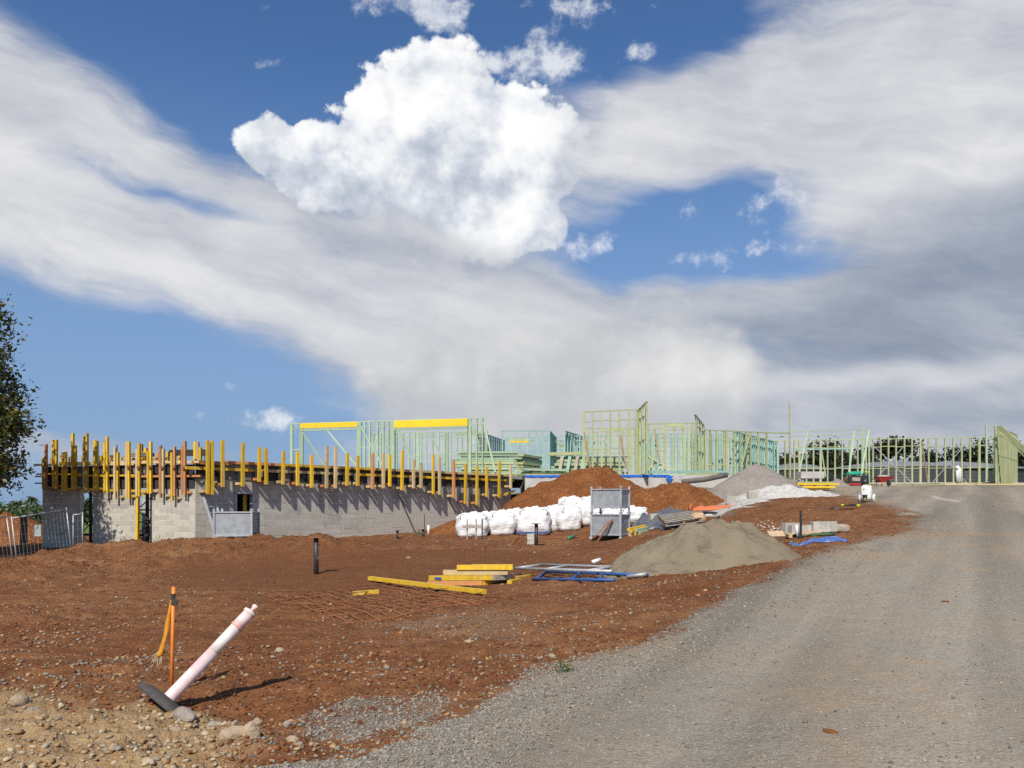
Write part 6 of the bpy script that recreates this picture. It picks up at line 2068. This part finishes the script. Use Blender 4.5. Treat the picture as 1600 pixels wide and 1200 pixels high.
def tank(cx, cy, rad, z0, z1, zr, label):
    t = thing('water_tank', (cx, cy, z0), label, 'water tank')
    na = 72
    rows = []
    nz = int((z1 - z0) / 0.06)
    for i in range(nz + 1):
        r_ = rad + (0.02 if i % 2 else -0.02)
        rows.append([(cx + r_ * math.cos(2 * math.pi * k / na), cy + r_ * math.sin(2 * math.pi * k / na), z0 + (z1 - z0) * i / nz) for k in range(na + 1)])
    MB().sheet(rows).build('ribbed_wall', M['tank'], t)
    rows = []
    for f, z in ((1.03, z1 - 0.12), (1.03, z1 + 0.02), (0.5, (z1 + zr) / 2 + 0.1), (0.02, zr)):
        rows.append([(cx + rad * f * math.cos(2 * math.pi * k / na), cy + rad * f * math.sin(2 * math.pi * k / na), z) for k in range(na + 1)])
    MB().sheet(rows).build('roof', M['tankroof'], t)
    return t


M['tank'] = tank_material()
M['tankroof'] = mat_simple('grey_roof_steel', (0.26, 0.265, 0.275), (0.20, 0.205, 0.215), 0.6, 0.5, metal=0.2, vary=0.0)
tank(32.5, 68.0, 5.2, 2.5, 5.05, 5.7, 'large round dark corrugated water tank behind the middle of the long stud wall')
tank(42.0, 77.0, 6.6, 2.5, 5.3, 6.2, 'second round dark corrugated water tank toward the square corner frame')
tank(26.5, 75.0, 3.2, 2.5, 5.25, 5.9, 'smaller dark corrugated water tank behind the bright yellow beams')

# dark trees behind the tanks
k = 0
for px, pt, pb, d_, hw, lab in [(1286, 690, 738, 84, 34, 'dark dense tree behind the wide portal frame'), (1222, 712, 738, 88, 15, 'dark bush at the end of the receding wall'), (1246, 716, 738, 90, 16, 'low dark tree beside the tall thin post'),
                                (1318, 706, 738, 92, 20, 'low dark tree beside the dense one'), (1352, 702, 736, 95, 18, 'dark tree between the portal frame and the flat-topped pine'),
                                (1398, 689, 732, 96, 36, 'flat-topped dark pine above the water tank'), (1452, 706, 732, 100, 14, 'small dark tree beyond the two tanks'), (1492, 700, 734, 92, 22, 'dark tree left of the square corner frame'),
                                (1526, 690, 736, 90, 24, 'tall dark tree seen through the square corner frame'), (1594, 700, 742, 88, 22, 'dark tree beyond the close-set corner wall'), (1425, 716, 734, 104, 16, 'distant dark bush below the flat-topped pine')]:
    b = P(px, pb, d_)
    t_ = P(px, pt, d_)
    zg = 3.0
    t = thing('dark_tree', (b.x, b.y, zg), lab, 'tree', 'dark trees behind the water tanks')
    w_ = hw / FPX * d_
    H = t_.z - zg
    flat = 'flat-topped' in lab and 'pine' in lab and 'below' not in lab and 'between' not in lab
    MB().tube([(b.x, b.y, zg - 0.3), (b.x + 0.2, b.y, zg + H * 0.5), (b.x + 0.6, b.y, zg + H * 0.85)], [0.35, 0.22, 0.08], 8).build('trunk', M['bark'], t, True)
    for sx in (-0.6, 0.55):
        MB().tube([(b.x, b.y, zg + H * 0.35), (b.x + sx * w_ * 0.6, b.y, zg + H * 0.62), (b.x + sx * w_, b.y, zg + H * 0.78)], [0.16, 0.1, 0.04], 6).build('limb', M['bark'], t, True)
    if flat:
        bl = [(b.x, b.y, t_.z - 0.7, w_ * 0.75, w_ * 0.6, 0.7), (b.x - w_ * 0.4, b.y, t_.z - 1.2, w_ * 0.6, w_ * 0.5, 0.6), (b.x + w_ * 0.5, b.y, t_.z - 0.9, w_ * 0.5, w_ * 0.5, 0.6), (b.x - w_ * 0.6, b.y, zg + H * 0.45, w_ * 0.7, w_ * 0.5, 0.9)]
    else:
        bl = [(b.x, b.y, zg + H * 0.62, w_ * 0.85, w_ * 0.7, H * 0.36), (b.x - w_ * 0.4, b.y, zg + H * 0.45, w_ * 0.6, w_ * 0.6, H * 0.3), (b.x + w_ * 0.45, b.y, zg + H * 0.42, w_ * 0.6, w_ * 0.6, H * 0.28), (b.x + w_ * 0.2, b.y, zg + H * 0.8, w_ * 0.45, w_ * 0.4, H * 0.2)]
    crown('crown', bl, 3000, 0.42, M['leaf_dark'], t, 40 + k, 0.3, 0.6)
    k += 1

# weeds at the wall foot and in the gravel
M['weed'] = leaf_material('weed_leaves', (0.07, 0.13, 0.025), (0.10, 0.16, 0.04), (0.18, 0.2, 0.06), 0.25)
k = 0
for px, py, s_, lab in [(884, 1056, 0.05, 'small green weed growing at the gravel edge'), (283, 848, 0.16, 'green weed tuft at the block wall corner'), (250, 851, 0.10, 'thin weed at the middle of the sunlit wall'), (190, 852, 0.12, 'weed tuft at the shadow edge of the sunlit wall'),
                        (200, 851, 0.10, 'little weed close to the tall yellow prop'), (655, 838, 0.14, 'low weed patch by the short posts'), (392, 846, 0.14, 'weed beneath the single steel crate')]:
    p = GP(px, py)
    t = thing('weed', p, lab, 'weed', 'weeds')
    crown('foliage', [(p.x, p.y, p.z + s_ * 0.6, s_ * 1.5, s_ * 1.2, s_)], 120, s_ * 0.75, M['weed'], t, 70 + k, 0.1, 0.3)
    k += 1

# ------------------------------------------------------------------ loose stones
def stone_material(name, cols, rough=0.9):
    m, g, bs = new_mat(name)
    at = g.n.new('ShaderNodeAttribute')
    at.attribute_name = 'tint'
    c = g.ramp(S(g, at.outputs['Fac']), [(i / (len(cols) - 1), c_) for i, c_ in enumerate(cols)])
    n = g.noise(pos(g), scale=90, detail=3)
    k = g.lin(n, 0.3, 0.7, 0.75, 1.2)
    c = g.mix(1.0, c, g.xyz(k, k, k), 'MULTIPLY')
    g.put(bs.inputs['Base Color'], c)
    bs.inputs['Roughness'].default_value = rough
    bs.inputs['Specular IOR Level'].default_value = 0.25
    return m


_t = (1 + 5 ** 0.5) / 2
ICO_V = np.array([(-1, _t, 0), (1, _t, 0), (-1, -_t, 0), (1, -_t, 0), (0, -1, _t), (0, 1, _t), (0, -1, -_t), (0, 1, -_t), (_t, 0, -1), (_t, 0, 1), (-_t, 0, -1), (-_t, 0, 1)], float)
ICO_V /= np.linalg.norm(ICO_V[0])
ICO_F = np.array([(0, 11, 5), (0, 5, 1), (0, 1, 7), (0, 7, 10), (0, 10, 11), (1, 5, 9), (5, 11, 4), (11, 10, 2), (10, 7, 6), (7, 1, 8), (3, 9, 4), (3, 4, 2), (3, 2, 6), (3, 6, 8), (3, 8, 9), (4, 9, 5), (2, 4, 11), (6, 2, 10), (8, 6, 7), (9, 8, 1)])


OCT_V = np.array([(1, 0, 0), (-1, 0, 0), (0, 1, 0), (0, -1, 0), (0, 0, 1), (0, 0, -1)], float)
OCT_F = np.array([(0, 2, 4), (2, 1, 4), (1, 3, 4), (3, 0, 4), (2, 0, 5), (1, 2, 5), (3, 1, 5), (0, 3, 5)])


def stones(name, label, x, y, size, mat, rg, sink=0.3):
    fine = size / np.hypot(x, y) > 0.0016                # those that show as more than a dot get the rounder shape
    parts = [stone_arrays(x[s], y[s], size[s], rg, sink, bv, bf) for s, bv, bf in ((fine, ICO_V, ICO_F), (~fine, OCT_V, OCT_F)) if s.any()]
    V = np.concatenate([q[0] for q in parts])
    off, F = 0, []
    for q in parts:
        F.append(q[1] + off)
        off += len(q[0])
    o = np_mesh(name, V, np.concatenate(F), mat, attrs={'tint': np.concatenate([q[2] for q in parts])})
    link(o, Matrix.Identity(4))
    return tag(o, label, None, None, 'stuff')


def stone_arrays(x, y, size, rg, sink, BV, BF):
    n, nb = len(x), len(BV)
    z = z_full(x, y)
    sc = size[:, None] * rg.uniform(0.55, 1.2, (n, 3)) * np.array([1.0, 0.85, 0.6])
    v = BV[None] * (1 + rg.normal(size=(n, nb, 1)) * 0.22) * sc[:, None, :]
    a = rg.uniform(0, 2 * math.pi, n)
    b = rg.normal(size=n) * 0.35
    ca, sa, cb, sb = np.cos(a)[:, None], np.sin(a)[:, None], np.cos(b)[:, None], np.sin(b)[:, None]
    X, Y, Zz = v[..., 0], v[..., 1] * cb - v[..., 2] * sb, v[..., 1] * sb + v[..., 2] * cb
    V = np.stack([X * ca - Y * sa + x[:, None], X * sa + Y * ca + y[:, None], Zz + (z + size * (0.55 - sink))[:, None]], axis=-1).reshape(-1, 3)
    F = (BF[None] + (np.arange(n) * nb)[:, None, None]).reshape(-1, 3)
    return V, F, np.repeat(rg.random(n), nb)


def scatter(rg, n, d0, d1, power=1.0, amax=35.5):
    a = np.radians(rg.uniform(-amax, amax, n))
    u = rg.random(n)
    d = (d0 ** -power + (d1 ** -power - d0 ** -power) * u) ** (-1 / power)
    return d * np.tan(a), d, d


rg = np.random.default_rng(77)
M['st_grey'] = stone_material('grey_stone', [(0.13, 0.118, 0.10), (0.21, 0.19, 0.16), (0.28, 0.25, 0.205), (0.33, 0.295, 0.235), (0.26, 0.19, 0.12)])
M['st_warm'] = stone_material('warm_stone', [(0.15, 0.055, 0.02), (0.24, 0.10, 0.035), (0.34, 0.19, 0.08), (0.42, 0.29, 0.15), (0.16, 0.135, 0.11), (0.23, 0.195, 0.155), (0.30, 0.26, 0.21)])
M['st_clod'] = stone_material('soil_clod', [(0.115, 0.038, 0.014), (0.16, 0.058, 0.021), (0.20, 0.082, 0.03)])
M['st_rub'] = stone_material('rubble_stone', [(0.26, 0.155, 0.07), (0.33, 0.21, 0.10), (0.38, 0.27, 0.15), (0.46, 0.37, 0.24), (0.25, 0.21, 0.165)])
M['rock'] = mat_simple('pale_rock', (0.42, 0.32, 0.21), (0.34, 0.25, 0.16), 14, 0.9, vary=0.2, dirt=(0.26, 0.15, 0.07), dirt_amt=0.7, bumpd=0.01)
M['rockgrey'] = mat_simple('grey_rock', (0.33, 0.28, 0.23), (0.27, 0.23, 0.19), 14, 0.9, vary=0.1, dirt=(0.20, 0.13, 0.08), dirt_amt=0.6, bumpd=0.01)

# gravel on the road: denser on the loose edge
x, y, d = scatter(rg, 120000, 4.0, 24.0, 0.9)
mk = masks(x, y)
ed = poly_sd(x, y, ROAD)
pr = np.where(mk[0] > 0.3, 0.03 + 0.75 * np.exp(-((ed - 0.35) / 0.55) ** 2) + 0.5 * (mk[0] < 0.75), 0.0) + np.where((ed < 0) & (ed > -1.2), 0.16 * np.exp(ed / 0.45), 0)
ok = rg.random(len(x)) < pr
x, y, d = x[ok][:42000], y[ok][:42000], d[ok][:42000]
stones('loose_gravel', 'loose grey gravel along the driveway edge', x, y, (0.006 + 0.014 * rg.random(len(x)) ** 2.2) * (0.8 + 0.03 * d), M['st_grey'], rg)
# stones and clods in the red soil
x, y, d = scatter(rg, 150000, 4.3, 34.0, 0.9)
mk = masks(x, y)
cl = fbm(x * 0.7, y * 0.7, 3, 21)
ok = rg.random(len(x)) < np.clip(1 - 1.6 * mk[0], 0, 1) * (1 - 0.85 * mk[2]) * (1 - 0.6 * mk[1]) * np.clip(0.42 + cl * 1.0 + mk[4] * 0.5, 0.03, 1) * (mk[5] < 0.3)
x, y, d = x[ok][:36000], y[ok][:36000], d[ok][:36000]
stones('soil_stones', 'small orange and beige stones strewn over the red soil', x, y, (0.0035 + 0.026 * rg.random(len(x)) ** 7.0) * (0.8 + 0.03 * d), M['st_warm'], rg)
x, y, d = scatter(rg, 60000, 4.5, 30.0, 0.9)
mk = masks(x, y)
cl = fbm(x * 0.5 + 7, y * 0.5, 3, 25)
ok = rg.random(len(x)) < (1 - mk[0]) * (1 - 0.8 * mk[2]) * (1 - mk[1]) * np.clip(0.25 + cl * 0.8 + mk[4] * 0.8, 0.0, 1) * (mk[5] < 0.3)
x, y, d = x[ok][:26000], y[ok][:26000], d[ok][:26000]
stones('soil_clods', 'crumbs and clods of red brown soil', x, y, (0.008 + 0.020 * rg.random(len(x)) ** 2.5) * (0.8 + 0.04 * d), M['st_clod'], rg, 0.4)
x, y, d = scatter(rg, 60000, 4.2, 9.0, 1.0, 36)
mk = masks(x, y)
ok = rg.random(len(x)) < mk[1] * 0.95
x, y, d = x[ok][:5000], y[ok][:5000], d[ok][:5000]
stones('rubble_stones', 'yellowish rubble and pebbles at the near corner', x, y, 0.003 + 0.030 * rg.random(len(x)) ** 6.5, M['st_rub'], rg)


def rock(c, s, label, seed, mat='rock'):
    rr = np.random.default_rng(seed)
    bm_ = bmesh.new()
    bmesh.ops.create_icosphere(bm_, subdivisions=3, radius=1.0)
    for v in bm_.verts:
        p_ = np.array(v.co)
        k_ = 1 + 0.30 * fbm(np.array([p_[0] * 1.3 + seed + p_[2]]), np.array([p_[1] * 1.3 - p_[2] * 0.7]), 4, seed)[0]
        q_ = p_ * k_ * np.array(s)
        q_[2] = max(q_[2], -0.35 * s[2])
        v.co = Vector(q_) + Vector((0, 0, 0.3 * s[2]))
    me = bpy.data.meshes.new('rock')
    bm_.to_mesh(me)
    bm_.free()
    me.materials.append(M[mat])
    o = bpy.data.objects.new('rock', me)
    link(o, Matrix.Translation(c) @ Matrix.Rotation(rr.uniform(0, 3), 4, 'Z'))
    return tag(o, label, 'rock', 'bigger rocks near the bollard', 'thing')


for k, (px, py, s_, lab, mm) in enumerate([
        (288, 1117, (0.105, 0.06, 0.065), 'greyish rock holding down the bollard foot', 'rockgrey'), (392, 1152, (0.065, 0.055, 0.085), 'tall yellowish rock in front of the driveway edge', 'rock'), (365, 1153, (0.10, 0.06, 0.055), 'crumbly ochre lump beside the tall yellowish rock', 'rock'),
        (30, 1098, (0.08, 0.06, 0.06), 'pale angular rock near the picture edge', 'rock'), (457, 1152, (0.055, 0.035, 0.03), 'flat pinkish stone before the grey patch', 'rock'), (402, 1097, (0.06, 0.045, 0.035), 'round orange rock in the shaded dip', 'rock'),
        (275, 1140, (0.045, 0.035, 0.03), 'small cream stone below the bollard foot', 'rock'), (448, 1134, (0.032, 0.03, 0.03), 'roundish grey stone beside the shaded dip', 'rockgrey'), (232, 1190, (0.06, 0.03, 0.028), 'cream flake of stone at the bottom edge', 'rock'),
        (178, 1181, (0.04, 0.03, 0.025), 'small cream stone near the bottom corner', 'rock'), (52, 1110, (0.09, 0.05, 0.045), 'dark-sided rock near the picture corner', 'rockgrey'), (335, 1130, (0.05, 0.035, 0.03), 'pale stone on the path of rubble to the bollard', 'rockgrey'),
        (437, 1016, (0.05, 0.04, 0.035), 'square yellowish stone beyond the bollard shadow', 'rock'), (733, 1003, (0.035, 0.028, 0.03), 'lone orange stone in the middle of the soil', 'rock'), (863, 1023, (0.05, 0.03, 0.025), 'split orange stone close to the gravel edge', 'rock'),
        (638, 872, (0.10, 0.06, 0.03), 'small rusty slab of stone on the far pad', 'rock'), (125, 1038, (0.035, 0.03, 0.025), 'brown stone out on the soil left of the stake', 'rock')]):
    rock(GP(px, py), s_, lab, 100 + k, mm)
# orange mud clod dropped on the driveway
rock(GP(1297, 1149), (0.06, 0.035, 0.012), 'flat orange clod dropped on the driveway', 140, 'dirt')
rock(GP(1477, 943), (0.05, 0.03, 0.012), 'smaller orange clod far up the driveway', 141, 'dirt')
# broken bits beside the block row
x = rg.normal(size=160) * 0.55
pB = GP(1212, 822)
x, y = pB.x + x, pB.y + rg.normal(size=160) * 0.7
stones('broken_tile_bits', 'white broken bits strewn beside the loose blocks', x, y, 0.012 + 0.03 * rg.random(160), stone_material('white_bits', [(0.45, 0.40, 0.32), (0.62, 0.58, 0.50), (0.5, 0.38, 0.26)]), rg)
